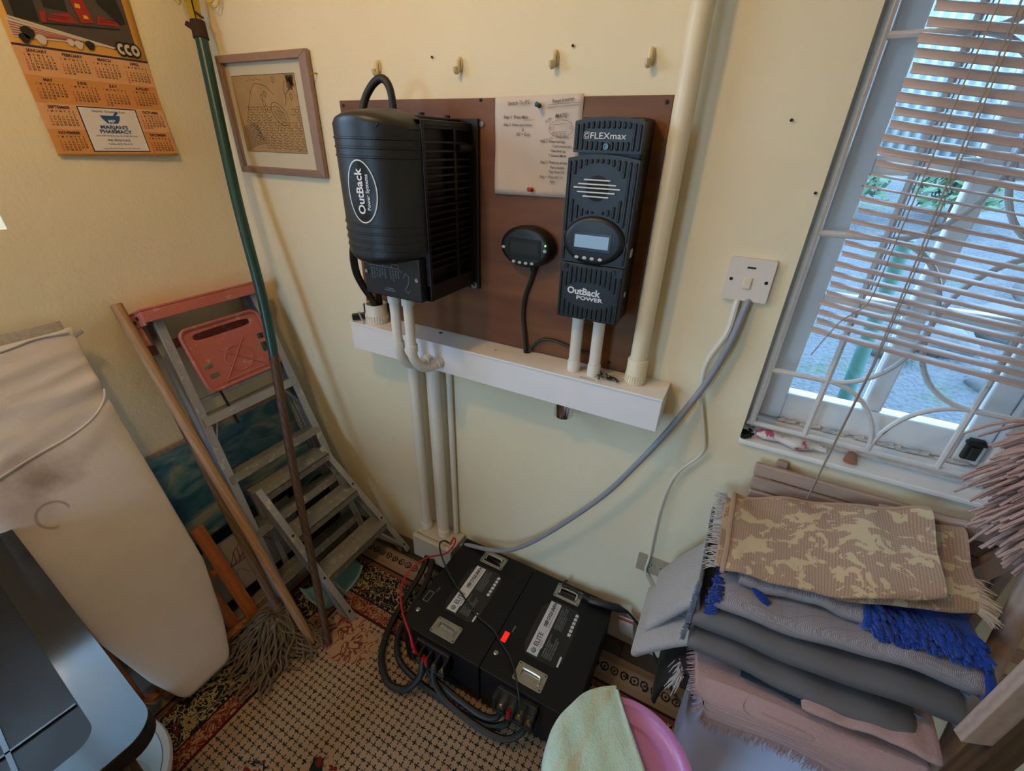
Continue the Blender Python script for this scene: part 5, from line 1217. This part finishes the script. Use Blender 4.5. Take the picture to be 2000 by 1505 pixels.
for i, (x, y, z) in enumerate([(1.0415, -.452, .122), (1.052, -.450, .116), (1.349, -.452, .112)]):
    tag(MB().tube([(x, y-.004, z-.012), (x, y, z+.018)], [.0085, .0065], 10).build('cable_lug', M_red), ['red insulated cable lug on the battery near the junction box, under the clip', 'second red insulated cable lug on the battery near the junction box', 'red insulated cable lug on the battery toward the mats'][i], 'cable lug')
pa = thing('charger_plug', 'black inline charger plug lying on the far edge of the battery', 'plug', (1.50, -.055, .1955))
MB().tube([(1.445, -.062, .207), (1.452, -.062, .207), (1.545, -.046, .210), (1.556, -.044, .208), (1.575, -.040, .203)], [.010, .0125, .0130, .009, .005], 12).build('plug_body', M_black, pa)
MB().tube(cr([(1.445, -.062, .207), (1.41, -.055, .206), (1.375, -.045, .202), (1.352, -.055, .203), (1.345, -.040, .206), (1.355, -.035, .215)], 5), .0045, 8).build('cord', M_rubber, pa)
MB().tube(cr([(1.575, -.040, .203), (1.610, -.034, .165), (1.655, -.030, .10), (1.70, -.045, .04), (1.76, -.09, .008), (1.85, -.17, .006)], 7), .0042, 8).build('cord', M_rubber, pa)
M_tagp = mat('white_tag_paper', 'cbc4c0', .6, var=.04)
def tagf(u, v): return (1.548+.050*u+.012*v, -.030-.012*math.sin(v*2.2)-.005*u, .158-.078*v+.012*u)
tgn = thing('warning_tag', 'curled white warning tag with orange band hanging on the charger cord', 'tag', (1.57, -.03, .08))
MB().grid(tagf, 6, 12).build('tag_sheet', M_tagp, tgn, solid=.0004)
MB().grid(lambda u, v: Vector(tagf(u, .06+.12*v))+Vector((-.0003, -.0009, 0)), 6, 4).build('orange_band', mat('orange_band_print', '9c5234', .6, var=0), tgn)
for k in range(7): MB().grid(lambda u, v: Vector(tagf(.1+.8*u, .30+.085*k+.025*v))+Vector((-.0003, -.0009, 0)), 6, 2).build('small_print', M_print2, tgn)
MB().grid(lambda u, v: (1.572+.052*u, -.024-.006*math.sin(v*3), .192-.036*u-.022*v), 8, 5).build('cord_label', M_tagp, tgn, solid=.0004)
text('label_symbol', '(C)', .012, (1.590, -.0315, .166), (.82, 0, -.57), (.57, 0, .82), M_print2, tgn)

# ---------------------------------------------------------------- pink tub with towel
M_pinkp = mat('bubblegum_plastic', 'c98ad0', .3, var=.03)
pb = thing('pink_tub', 'round pink plastic tub with ringed lid in front of the batteries', 'tub', (1.668, -.575, 0))
PC = (1.668, -.575, 0)
MB().lathe([(.108, .002), (.114, .20), (.124, .425), (.128, .43)], PC, n=48).build('tub_body', M_pinkp, pb)
MB().lathe([(.136, .424), (.1425, .430), (.1440, .440), (.1425, .4475), (.134, .4505), (.1275, .4495), (.1235, .4440), (.112, .4400), (.0985, .4392), (.0965, .4372), (.0950, .4340), (.0930, .4322), (.02, .4318), (.001, .4318)], PC, n=72, cap=False).build('lid', M_pinkp, pb)
def towel_mat():
    t = NT('mint_towel'); n = t.noise(8, 4, .65); f = t.noise(220, 3, .7)
    c = t.mix(t.step(t.noise(13, 5, .65, t.stretch(2.6, .9, 1)), .46, .62), srgb('b4d4c8'), srgb('b8a470')); c = t.mix(t.step(n, .35, .75), srgb('bcd8c8'), c)
    c = t.mix(t.math('MULTIPLY', f, .25), c, srgb('e2e6cc')); t.bsdf(c, .95, 0, .1, t.bump(f, .9, .004), sheen=.3); return t.m
tw = thing('folded_towel', 'mint green stained towel folded in half over the pink tub lid', 'towel', (1.60, -.60, .45))
a0, a1 = math.radians(112), math.radians(322); CA = Vector((PC[0]-.054, PC[1]+.134)); CB = Vector((PC[0]+.116, PC[1]-.092))
def towf(lay):
    def f(u, v):
        ang = a0+(a1-a0)*u; ch = CA.lerp(CB, u); R_ = .149+.0025*math.sin(4*ang)+.0012*math.sin(11*ang)+lay*.003
        ar = Vector((PC[0]+R_*math.cos(ang), PC[1]+R_*math.sin(ang))); z = .458+lay*.0085
        if v <= .75:
            k = v/.75; p = ch.lerp(ar, k); ed = max(0, (k-.82)/.18)
            return (p.x, p.y, z+.0025*math.sin(p.x*75)*math.sin(p.y*63+1)*min(1, k*4)-.010*ed*ed+.004*math.exp(-(k/.05)**2))
        k = (v-.75)/.25; p = ar+(ar-Vector(PC[:2])).normalized()*.006*k
        return (p.x, p.y, z-.010-.045*k*(1-.25*lay))
    return f
M_tow = towel_mat()
for l_ in (0, 1): MB().grid(towf(l_), 70, 40).build('towel_layer', M_tow, tw, solid=.006)

# ---------------------------------------------------------------- white bin under the mats
M_bin = mat('milky_bin_plastic', 'c4d0f0', .38, var=.04)
bn = thing('storage_bin', 'tall milky white plastic bin carrying the stack of bath mats', 'bin', (1.98, -.2, 0))
def binf(u, v):
    k = 1-v; P_ = rrect(1.778+.012*k, 2.165-.012*k, -.352+.012*k, -.120-.012*k, .05, 8); p = P_[int(round(u*36)) % 36]; return (p[0], p[1], .002+.492*v)
mb = MB().grid(binf, 36, 8, cu=True); mb.build('bin_body', M_bin, bn)
MB().prism(rrect(1.772, 2.170, -.358, -.114, .052, 8), (0, 0, .506), (1, 0, 0), (0, 1, 0), .018).build('bin_lid', M_bin, bn, smooth=False, bevel=.004)

# ---------------------------------------------------------------- stack of folded mats
def fluff(name, col, lite, sc_=150, st=1.0, dist=.006):
    t = NT(name); n = t.noise(sc_, 4, .7); b = t.noise(7, 4, .6); c = t.mix(b, srgb(col), srgb(lite)); c = t.mix(t.math('MULTIPLY', n, .3), c, tuple(q_*.5 for q_ in srgb(col)))
    t.bsdf(c, .95, 0, .1, t.bump(n, st, dist), sheen=.3); return t.m
def tan_mat():
    t = NT('tan_chenille'); m = t.math; X, Y, Z = t.xyz(); n = t.noise(30, 4, .6, None, .8)
    gx = m('LESS_THAN', m('FRACT', m('MULTIPLY', X, 210)), .32); gy = m('LESS_THAN', m('FRACT', m('MULTIPLY', m('ADD', Y, m('MULTIPLY', Z, .8)), 210)), .32)
    base = t.mix(m('MAXIMUM', gx, gy), srgb('a88b74'), srgb('92735c')); raised = m('GREATER_THAN', n, .53)
    c = t.mix(raised, base, srgb('b9a27e')); t.bsdf(c, .9, 0, .1, t.bump(m('ADD', m('MULTIPLY', raised, 2.0), m('MAXIMUM', gx, gy)), .5, .002), sheen=.15); return t.m
def weave_mat():
    t = NT('grey_woven_backing'); m = t.math; X, Y, Z = t.xyz(); s = m('ADD', m('MULTIPLY', Y, -.7), Z)
    w = m('MULTIPLY', m('SINE', m('MULTIPLY', X, 2300)), m('SINE', m('MULTIPLY', s, 2300))); l = m('LESS_THAN', m('FRACT', m('MULTIPLY', s, 90)), .12); l2 = m('LESS_THAN', m('FRACT', m('MULTIPLY', X, 38)), .06)
    c = t.mix(t.step(w, -.6, .6), srgb('7d777c'), srgb('aba2a4')); c = t.mix(m('MULTIPLY', m('MAXIMUM', l, l2), .16), c, srgb('3c3a44')); t.bsdf(c, .9, 0, .1, t.bump(w, .3, .001)); return t.m
M_tan, M_weave = tan_mat(), weave_mat()
M_tan_edge = mat('tan_binding', 'a3836a', .9, var=.08, bump=.4, bs=200)
M_grey_mat = mat('grey_rubber_backing', '5d5a5c', .62, var=.07, vs=5, bump=.1, bs=120)
M_blue = fluff('royal_blue_chenille', '12307c', '1c46a8', 90, .8)
M_pink_mat = fluff('dusty_pink_mat', 'b48f8c', 'c8a4a0', 260, .8, .004)
M_white_mat = fluff('white_plush_mat', 'c4bcba', 'dcd4d2', 170, 1.0, .012)
M_navy_mat = fluff('dark_chenille', '15202c', '24333f', 120, .9)
M_dark_mat = mat('dark_mat_backing', '211c1e', .8, var=.15, bump=.4, bs=60)
M_edge_grey = fluff('blue_grey_pile_edge', '66758c', '8894a6', 160, .8)
M_fr = mat('pale_fringe', 'b5aaa4', .9, var=.1)
M_fr_t = mat('tan_fringe', 'b39c88', .9, var=.1)
X0, XW = 1.725, .46
def folded(x0, x1, yf, yb, z0, z1, tilt, px=.5, pz=.75, wob=.004, ph=0, yr=0.0, endr=.05):
    """a soft folded slab: rounded front, running along x, rising by tilt over its length"""
    def f(u, v):
        x = x0+(x1-x0)*u; t = 2*PI*v; e = min(u, 1-u); en = 1-(max(0, 1-e/endr))**2*.35
        c_, s_ = math.cos(t), math.sin(t); yc, a = (yf+yb)/2, (yb-yf)/2; zc, b = (z0+z1)/2, (z1-z0)/2
        y = yc+a*math.copysign(abs(c_)**px, c_); z = zc+b*en*math.copysign(abs(s_)**pz, s_)
        z += tilt*(x-X0)/XW+wob*math.sin(9*u+ph)+wob*.5*math.sin(21*u+y*30+ph); y += yr*u+wob*.8*math.sin(7*u+ph*2)
        return (x, y, z)
    return f
def slabm(name, m, parent, fn, nu=40, nv=36):
    mb = MB().grid(fn, nu, nv, cv=True); mb.f += [tuple(range(nv))[::-1], tuple((nu-1)*nv+j for j in range(nv))]; mb.m += [0, 0]
    return mb.build(name, m, parent, ang=60)
# pink fringed mat, draped over the bin front
pk = thing('bath_mat', 'dusty pink fringed bath mat draped over the bin front, lowest of the stack', 'bath mat', (1.97, -.25, .5))
def ptop(x): return .528+.045*(x-1.74)/.45
def pinkf(u, v):
    x = 1.742+.42*u; cor = max(0, 1-u/.16)
    if v < .62: k = v/.62; return (x+.02*cor*k*k, -.09-.268*k, ptop(x)+.004*math.sin(8*u+5*k))
    k = (v-.62)/.38; L_ = .085*(1-.55*cor**2)+.012*math.sin(u*9)
    return (x+.02*cor+.030*cor*k, -.358-.020*math.sin(min(1, k*3)*PI/2), ptop(x)-L_*k-.004)
MB().grid(pinkf, 50, 40).build('mat_sheet', M_pink_mat, pk, solid=.008)
for vv_ in (.80, .90): MB().tube([Vector(pinkf(.06+.9*k/40, vv_))+Vector((0, -.005, 0)) for k in range(41)], .0016, 5).build('sewn_line', M_pink_mat, pk)
MB().tube(cr([Vector(pinkf(a, b))+Vector((0, -.004, .003)) for a, b in ((.30, .60), (.28, .68), (.34, .74), (.55, .73), (.56, .69), (.36, .68))], 5), .0016, 5).build('sewn_line', M_pink_mat, pk)
qf = random.Random(2); mb = MB()
for i in range(420):
    u = i/420; b = Vector(pinkf(u, .985)); L_ = qf.uniform(.018, .040); d = Vector((qf.uniform(-.35, .35)-(.8 if u < .05 else 0), -.25-qf.uniform(0, .3), -1)).normalized()
    mb.tube([b+Vector((0, -.002, .002)), b+d*L_*.55, b+d*L_+Vector((0, .004, -.002))], [.0013, .0010, .0005], 3)
for i in range(90):
    b = Vector(pinkf(.004, .25+.70*i/90)); L_ = qf.uniform(.012, .026); d = Vector((-1, qf.uniform(-.5, .1), -.6-qf.uniform(0, .6))).normalized(); mb.tube([b, b+d*L_], [.0013, .0006], 3)
tag(mb.build('fringe', M_pink_mat, pk), kind='stuff')
# dark and white mats poking out at the side
dm = thing('bath_mat', 'dark brown backed mat drooping off the bin under the white mats', 'bath mat', (1.74, -.25, .4))
MB().grid(lambda u, v: (1.785-.085*math.sin(v*1.5)-.004*u, -.345+.17*u-.01*v, .520-.150*v*v-.03*v), 14, 16).build('mat_sheet', M_dark_mat, dm, solid=.008)
MB().tube(cr([(1.697, -.350, .345), (1.694, -.27, .343), (1.694, -.19, .345)], 5), .005, 6).build('bound_edge', M_black, dm)
wm = thing('bath_mat', 'white plush bath mat hanging in two folds beside the grey mat', 'bath mat', (1.68, -.2, .45))
def wlobe(x1, dz, zt, y0, y1, s): return lambda u, v: (1.76-(1.76-x1)*v, y0+(y1-y0)*u-.015*v, zt-dz*v**1.4-.010*math.sin(u*PI)*0+.006*math.sin(5*u+s)*v-.025*abs(2*u-1)**3*v)
MB().grid(wlobe(1.640, .165, .675, -.27, -.07, 0), 20, 24).build('upper_fold', M_white_mat, wm, solid=.022, subsurf=1)
MB().grid(wlobe(1.625, .120, .575, -.315, -.10, 2), 20, 24).build('lower_fold', M_white_mat, wm, solid=.026, subsurf=1)
mb = MB()
for i in range(70):
    b = Vector((1.735+qf.uniform(-.006, .006), -.365+.10*i/70, .505-.0006*i)); L_ = qf.uniform(.03, .05); d = Vector((-.35+qf.uniform(-.3, .3), -.5+qf.uniform(-.2, .2), -.8)).normalized()
    mb.tube([b, b+d*L_*.5+Vector((qf.uniform(-.004, .004), 0, 0)), b+d*L_], [.0016, .0014, .0008], 4)
tag(mb.build('fringe', M_fr, wm), kind='stuff')
nm = thing('bath_mat', 'dark speckled chenille mat squeezed between pink and grey mats', 'bath mat', (2.0, -.25, .56))
slabm('mat_fold', M_navy_mat, nm, folded(1.84, 2.14, -.352, -.10, .548, .572, .05, .5, .8, .004, 1))
pw_ = thing('bath_mat', 'pale pinkish mat edge showing under the lower grey fold', 'bath mat', (2.1, -.25, .57))
slabm('mat_fold', M_pink_mat, pw_, folded(1.95, 2.160, -.368, -.10, .552, .582, .052, .5, .8, .003, 2))
# grey rubber-backed mat, two folds
gm = thing('bath_mat', 'grey rubber-backed mat folded into two smooth rolls in the stack', 'bath mat', (1.97, -.22, .6))
slabm('lower_fold', M_grey_mat, gm, folded(1.728, 2.130, -.352, -.115, .570, .626, .012, .42, .9, .003, 0), 44, 40)
slabm('upper_fold', M_grey_mat, gm, folded(1.722, 2.165, -.340, -.115, .628, .690, .042, .42, .9, .003, .6), 44, 40)
MB().grid(lambda u, v: (1.7235+.006*math.sin(v*5), -.330+.25*u+.02*v, .622+(.125+.01*u)*v), 14, 20).build('raised_flap', M_grey_mat, gm, solid=.007)
mb = MB()
for i in range(420):
    u, v = qf.random(), qf.random(); p = Vector((1.7195, -.345+.015*u+.03*v, .600+.150*v)); d = Vector((-1, qf.uniform(-1, .2), qf.uniform(-.6, .6))).normalized()*qf.uniform(.006, .012); mb.tube([p, p+d], [.0016, .0008], 3)
tag(mb.build('pile_edge', M_edge_grey, gm), kind='stuff')
for x1, zc, tl, y in ((2.126, .598, .012, -.352), (2.161, .659, .042, -.340)):
    mb = MB()
    for i in range(60):
        t = -1.2+2.4*i/60; p = Vector((x1, y+.03+.02*math.sin(t*2), zc+.028*math.sin(t)+tl*(x1-X0)/XW)); mb.tube([p, p+Vector((.010, -.004, qf.uniform(-.004, .004)))], [.0012, .0006], 3)
    tag(mb.build('pile_edge', M_edge_grey, gm), kind='stuff')
# blue chenille mat with woven grey backing
bm = thing('bath_mat', 'grey woven-backed mat with royal blue chenille pile folded under the tan rug', 'bath mat', (1.97, -.2, .7))
slabm('lower_fold', M_weave, bm, folded(1.752, 2.172, -.325, -.095, .690, .742, .060, .45, .85, .004, 1.4), 44, 40)
slabm('upper_fold', M_weave, bm, folded(1.785, 2.000, -.285, -.095, .742, .782, .055, .45, .85, .004, 2.2), 36, 36)
slabm('pile_fold', M_blue, bm, folded(2.003, 2.155, -.290, -.095, .740, .778, .058, .45, .85, .003, 2.2), 30, 36)
bnd = folded(1.752, 2.172, -.328, -.058, .688, .744, .060, .45, .85, .004, 1.4)
MB().tube([Vector(bnd(.995, .30+.45*k/24)) for k in range(25)], .008, 8).build('blue_binding', M_blue, bm)
bn2 = folded(1.785, 2.000, -.289, -.058, .740, .785, .055, .45, .85, .004, 2.2)
MB().tube([Vector(bn2(.99, .28+.42*k/20)) for k in range(21)], .0075, 8).build('blue_binding', M_blue, bm)
MB().tube(cr([(1.792, -.20, .795), (1.800, -.262, .785), (1.822, -.288, .766), (1.846, -.296, .752)], 5), [.008]*16, 8, flat=.5).build('blue_binding', M_blue, bm)
mb = MB()
for i in range(190):                             # shaggy pile at the open end
    a = qf.uniform(-1, 1); r_ = qf.random(); p = Vector((1.762+.010*r_, -.318+.10*r_, .716+.024*a+.003)); d = Vector((-1, -.35+qf.uniform(-.5, .3), .7*a+qf.uniform(-.4, .4))).normalized()*qf.uniform(.016, .030)
    mb.tube([p, p+d*.6+Vector((0, 0, -.001)), p+d+Vector((0, 0, -.004))], [.0038, .0042, .0030], 5)
for i in range(330):
    u = qf.random(); v = qf.uniform(.30, .58); f_ = folded(2.003, 2.155, -.290, -.095, .740, .778, .058, .45, .85, .003, 2.2); p = Vector(f_(u, v)); c0 = Vector((p.x, -.17, .76+.058*(p.x-X0)/XW)); d = (p-c0).normalized(); d = (d+Vector((.35+(1.0 if u > .85 else 0), 0, qf.uniform(-.5, .3)))).normalized()*qf.uniform(.010, .020)
    mb.tube([p, p+d*.6, p+d+Vector((0, 0, -.003))], [.0036, .0040, .0028], 5)
tag(mb.build('chenille_pile', M_blue, bm), kind='stuff')
# tan chenille rug on top
tn = thing('bath_mat', 'tan chenille rug with cream leaf pattern and fringed ends, topmost of the stack', 'bath mat', (1.95, -.15, .78))
def tanf(x0, x1, yf, yb, zf, zb, th, rise, ph):
    def f(u, v):
        x = x0+(x1-x0)*u
        t = 2*PI*v; c_, s_ = math.cos(t), math.sin(t); k = .5+.5*math.copysign(abs(c_)**.4, c_)
        yF = yf+.055*u*u*0+.11*max(0, u-.75)*1.2; y = yF+(yb-yF)*k; zt = zf+(zb-zf)*k+rise*(u**1.3)+.006*math.sin(10*u+ph+4*k)+.004*math.sin(19*u+9*k)+.012*math.exp(-((u-.72)/.1)**2)*k
        return (x, y, zt+th/2*math.copysign(abs(s_)**.8, s_))
    return f
tf1 = tanf(1.735, 2.145, -.270, -.068, .772, .808, .022, .095, .3)
slabm('under_fold', M_tan, tn, tf1, 46, 36)
tf2 = tanf(1.748, 2.085, -.290, -.070, .788, .826, .018, .100, 0)
slabm('upper_fold', M_tan, tn, tf2, 46, 36)
MB().tube([Vector(tf2(.004, k/36)) for k in range(36)], .0048, 6, closed=True).build('bound_edge', M_tan_edge, tn)
MB().tube([Vector(tf2(k/40, .02)) for k in range(41)], .0045, 6).build('bound_edge', M_tan_edge, tn)
mb = MB()
for i in range(170):
    k = qf.random(); p = Vector((1.738, -.272+.225*k, .772+.030*k+qf.uniform(-.006, .006))); d = Vector((-1, qf.uniform(-.35, .25), qf.uniform(-.8, .3))).normalized()*qf.uniform(.014, .034); mb.tube([p, p+d*.55, p+d+Vector((0, 0, -.004))], [.0012, .001, .0006], 3)
tag(mb.build('fringe', M_fr, tn), kind='stuff')
mb = MB()
for i in range(150):
    k = qf.random(); p = Vector(tf1(.995, .25+.3*k)); d = Vector((1, qf.uniform(-.4, .2), qf.uniform(-.6, .1))).normalized()*qf.uniform(.014, .034); mb.tube([p, p+d*.55, p+d+Vector((0, 0, -.004))], [.0012, .001, .0006], 3)
tag(mb.build('fringe', M_fr_t, tn), kind='stuff')

# ---------------------------------------------------------------- folded wooden chairs behind and beside the stack
ch = thing('folding_chair', 'pale slatted wooden folding chair standing folded against the wall under the window', 'chair', (2.03, -.05, 0))
for k in range(9):
    z = .889-.036*k; y = -.030-.010*k*.5
    MB().box(1.776+.002*k, 2.262, y-.009, y+.004, z-.016, z+.0165).build('slat', M_chair, ch, smooth=False, bevel=.003)
for x in (1.83, 2.20): MB().beam((x, -.012, .915), (x, -.062, .03), .022, .016, (0, 1, 0)).build('back_rail', M_chair, ch, smooth=False, bevel=.002)
MB().beam((2.13, -.085, .640), (2.262, -.075, .985), .036, .020, (0, 1, 0)).build('leg', M_chair, ch, smooth=False, bevel=.003)
MB().beam((2.255, -.07, .925), (2.02, -.052, .880), .034, .018, (0, 1, 0)).build('seat_rail', M_chair, ch, smooth=False, bevel=.003)
MB().beam((2.25, -.03, .99), (2.262, -.10, .005), .034, .020, (1, 0, 0)).build('leg', M_chair, ch, smooth=False, bevel=.003)
ch2 = thing('folding_chair', 'second pale wooden folding chair with rounded legs leaning beside the mats', 'chair', (2.3, -.32, 0))
MB().tube([(2.335, -.235, .006), (2.283, -.215, .36), (2.232, -.197, .72), (2.182, -.180, 1.10)], .0175, 12).build('leg', M_chair, ch2)
MB().tube([(2.64, -.235, .006), (2.59, -.215, .36), (2.54, -.197, .72), (2.49, -.180, 1.10)], .0175, 12).build('leg', M_chair, ch2)
for k in range(5): MB().beam((2.250-.010*k, -.190+.003*k, .68+.07*k), (2.53-.010*k, -.190+.003*k, .68+.07*k), .030, .012, (0, 1, 0)).build('slat', M_chair, ch2, smooth=False, bevel=.002)
MB().beam((2.136, -.400, .752), (2.136, -.400, 1.25), .046, .018, (.35, -.93, 0)).build('arm_rail', M_chair, ch2, smooth=False, bevel=.002)
MB().beam((2.180, -.385, .45), (2.180, -.385, 1.25), .05, .03, (.35, -.93, 0)).build('shade_strip', M_stick_d, ch2, smooth=False, bevel=.002)  # dark strip standing in for the shaded gap beside the arm rail

# ---------------------------------------------------------------- pinkish string mop resting at the window end
M_mop2 = strand_mat('pinkish_mop_yarn', 'a8857c', 'd0b0a6', '6a4a40')
m2 = thing('string_mop', 'pinkish beige string mop stood head-up against the window sill', 'mop', (2.34, -.16, 0))
MB().tube([(2.38, -.22, .004), (2.315, -.150, 1.10), (2.305, -.145, 1.20)], .013, 10).build('handle', M_stick, m2)
mb = MB(); ql = random.Random(12)
for i in range(400):
    a = ql.uniform(-.35, 1.25); L_ = ql.uniform(.15, .23)*(1-.10*a); s0 = Vector((2.285+ql.uniform(-.02, .03), -.130+ql.uniform(-.045, .03), 1.165+ql.uniform(-.035, .03)))
    d = Vector((-math.cos(a), ql.uniform(-.40, .22), -math.sin(a)*.80)); d.normalize(); pts = [s0]; ph = ql.uniform(0, 6); am = ql.uniform(.003, .008)
    for k in range(1, 9):
        f_ = k/8; pts.append(s0+d*(L_*f_)+Vector((.02*f_*f_, 0, -.085*f_*f_*f_))+Vector((am*math.sin(f_*9+ph), am*math.cos(f_*8+ph), am*math.sin(f_*11+ph*2))))
    mb.tube(cr(pts, 2), [.0036]*14+[.0032, .0028, .0022], 5)
tag(mb.build('yarn', M_mop2, m2), kind='stuff')

# ---------------------------------------------------------------- burglar bars, blind and sill clutter
gl = thing('window_grille', 'white painted burglar bar grille with curved bars across the window', 'window grille', (2.2, .02, .98))
M_gr2 = paint_speckle('white_paint_rust_spots', 'cfcac6', '8a6a50', 0, .45, .66, .70, 30, .7)
GY = .022; gx = [1.744, 1.856, 2.100, 2.345, 2.589, 2.74]; gz_ = [.978, 1.122, 1.421, 1.727, 2.03]
def bar(pts, r=.0062): MB().tube(pts, r, 8).build('bar', M_gr2, gl)
bar([(gx[0]-.010, GY, gz_[0]), (gx[-1], GY, gz_[0])]); bar([(gx[0]-.010, GY, gz_[-1]), (gx[-1], GY, gz_[-1])]); bar([(gx[0], GY, gz_[0]), (gx[0], GY, gz_[-1])], .0075); bar([(gx[-1], GY, gz_[0]), (gx[-1], GY, gz_[-1])])
for x in gx[1:-1]: bar([(x, GY, gz_[0]), (x, GY, gz_[-1])])
for z in gz_[1:-1]:
    bar([(gx[0], GY, z), (gx[1], GY, z)]); bar([(gx[2], GY, z), (gx[3], GY, z)]); bar([(gx[4], GY, z), (gx[5], GY, z)])
for xa, xb in ((gx[1], gx[2]), (gx[3], gx[4])):
    a = (xb-xa)/2
    for j, (z0, z1) in enumerate(zip(gz_[1:], gz_[2:])):
        zc, b = (z0+z1)/2, (z1-z0)/2
        bar([(xa+a*math.cos(t), GY, zc+b*math.sin(t)) for t in [-PI/2+PI*k/24 for k in range(25)]], .0052)
        bar([(xb-a*math.cos(t), GY, zc+b*math.sin(t)) for t in [-PI/2+PI*k/24 for k in range(25)]], .0052)
    b = gz_[1]-gz_[0]
    bar([(xa+a*math.sin(t), GY, gz_[0]+b*math.cos(t)) for t in [PI/2*k/14 for k in range(15)]], .0052); bar([(xb-a*math.sin(t), GY, gz_[0]+b*math.cos(t)) for t in [PI/2*k/14 for k in range(15)]], .0052)

M_slat = mat('pinkish_blind_slat', 'b8a49e', .45, var=.05, vs=20)
vb = thing('venetian_blind', 'pinkish beige venetian blind hanging crooked half-way down the window', 'blind', (2.2, -.035, 1.2))
def slatf(u, v):
    x = .93*u; return (x, -.0125+.025*v, .0028*(1-(2*v-1)**2)-.006*math.sin(PI*min(1, u*1.2))*.6)
s_o = None; zs = [1.2475+.01865*k for k in range(40)]
for k, z in enumerate(zs):
    if s_o is None: s_o = MB().grid(slatf, 16, 7).build('slat', M_slat, vb, world=False, solid=.0012); o = s_o
    else:
        o = s_o.copy(); C.objects.link(o)
    o.location = Vector((1.785+.003*math.sin(k*1.7), -.035+.0015*math.sin(k*2.3), z))-vb.location
    tilt_y = .10+.03*min(1, k/20); o.rotation_euler = (math.radians((0 if k in (14, 15) else 10 if z < 1.5 else 16+min(22, (z-1.5)*140)) + 2*math.sin(k*3.1)), math.atan(tilt_y), 0)
    if z > 1.96: break
M_cord = mat('blind_cord', '9c8a7c', .8, var=.05)
def cord(pts, r=.0011): MB().tube(pts, r, 5).build('cord', M_cord, vb)
for x, dz in ((1.856, .0), (2.28, -.045), (2.62, -.085)):
    for y in (-.0495, -.0205): cord([(x, y, 1.99), (x, y, 1.335+dz)] if x < 1.9 else [(x, y, 1.99), (x, y, 1.24+dz)])
cord(cr([(1.856, -.05, 1.34), (1.850, -.052, 1.31), (1.826, -.052, 1.28), (1.812, -.052, 1.245), (1.798, -.052, 1.20)], 5))
cord([(1.872, -.0515, 1.99), (1.880, -.052, 1.70), (1.893, -.054, 1.40), (1.899, -.055, 1.20), (1.892, -.056, .862)], .0014)
cord([(1.880, -.0505, 1.99), (1.886, -.051, 1.70), (1.898, -.053, 1.40), (1.902, -.054, 1.20), (1.894, -.055, .885)], .0011)
MB().box(1.775, 2.72, -.055, -.015, 1.985, 2.02).build('head_rail', M_slat, vb, smooth=False, bevel=.002)

M_pack = NT('crumpled_pack'); _n = M_pack.noise(26, 3, .6)
M_pack.bsdf(M_pack.mix(M_pack.step(_n, .52, .56), srgb('cfc9c4'), srgb('b0506e')), .45, 0, .5, M_pack.bump(M_pack.noise(40, 4, .7), .8, .004)); M_pack = M_pack.m
def packf(u, v):
    x = 1.760+.145*u; t = 2*PI*v; r_ = (.014+.004*math.sin(u*13))*(1-.5*abs(2*u-1)**4); return (x, .016+.004*math.sin(u*9)+r_*math.cos(t)*1.1, .9440+.0125+r_*.72*math.sin(t)+.0012*math.sin(t*5+u*40))
tag(MB().grid(packf, 40, 18, cv=True).build('crumpled_wrapper', M_pack), 'crumpled white and red plastic wrapper lying on the window sill', 'wrapper')
tu = thing('ointment_tube', 'small squeezed copper-coloured ointment tube standing on the window sill', 'tube', (1.957, .03, .9435))
M_cop = mat('copper_tube', '9c6a4e', .45, .3, var=.1)
MB().lathe([(.001, 0), (.0135, .0005), (.0128, .010), (.0105, .030), (.0095, .040), (.006, .043), (.005, .046)], (1.953, .006, .9500), (.22, .94, .02), 18, sx=1.0, sy=.5).build('tube_body', M_cop, tu)
MB().lathe([(.0065, 0), (.0065, .010), (.005, .011)], (1.963, .049, .9508), (.22, .94, .02), 14, sx=1, sy=.9).build('cap', M_pvc2, tu)

qd = random.Random(6); mb = MB()
for i in range(40):
    p = V(WX0+.004+abs(qd.gauss(0, .010)), .014+qd.uniform(-.018, .02), WZ0+.014+abs(qd.gauss(0, .004))); s_ = qd.uniform(.002, .005)
    mb.beam(p-V(s_, 0, 0), p+V(s_, qd.uniform(-.003, .003), qd.uniform(-.002, .003)), s_, s_)
tag(mb.build('debris_crumbs', M_dark), 'dark crumbs of dirt in the corner of the window sill', 'dirt', kind='stuff')
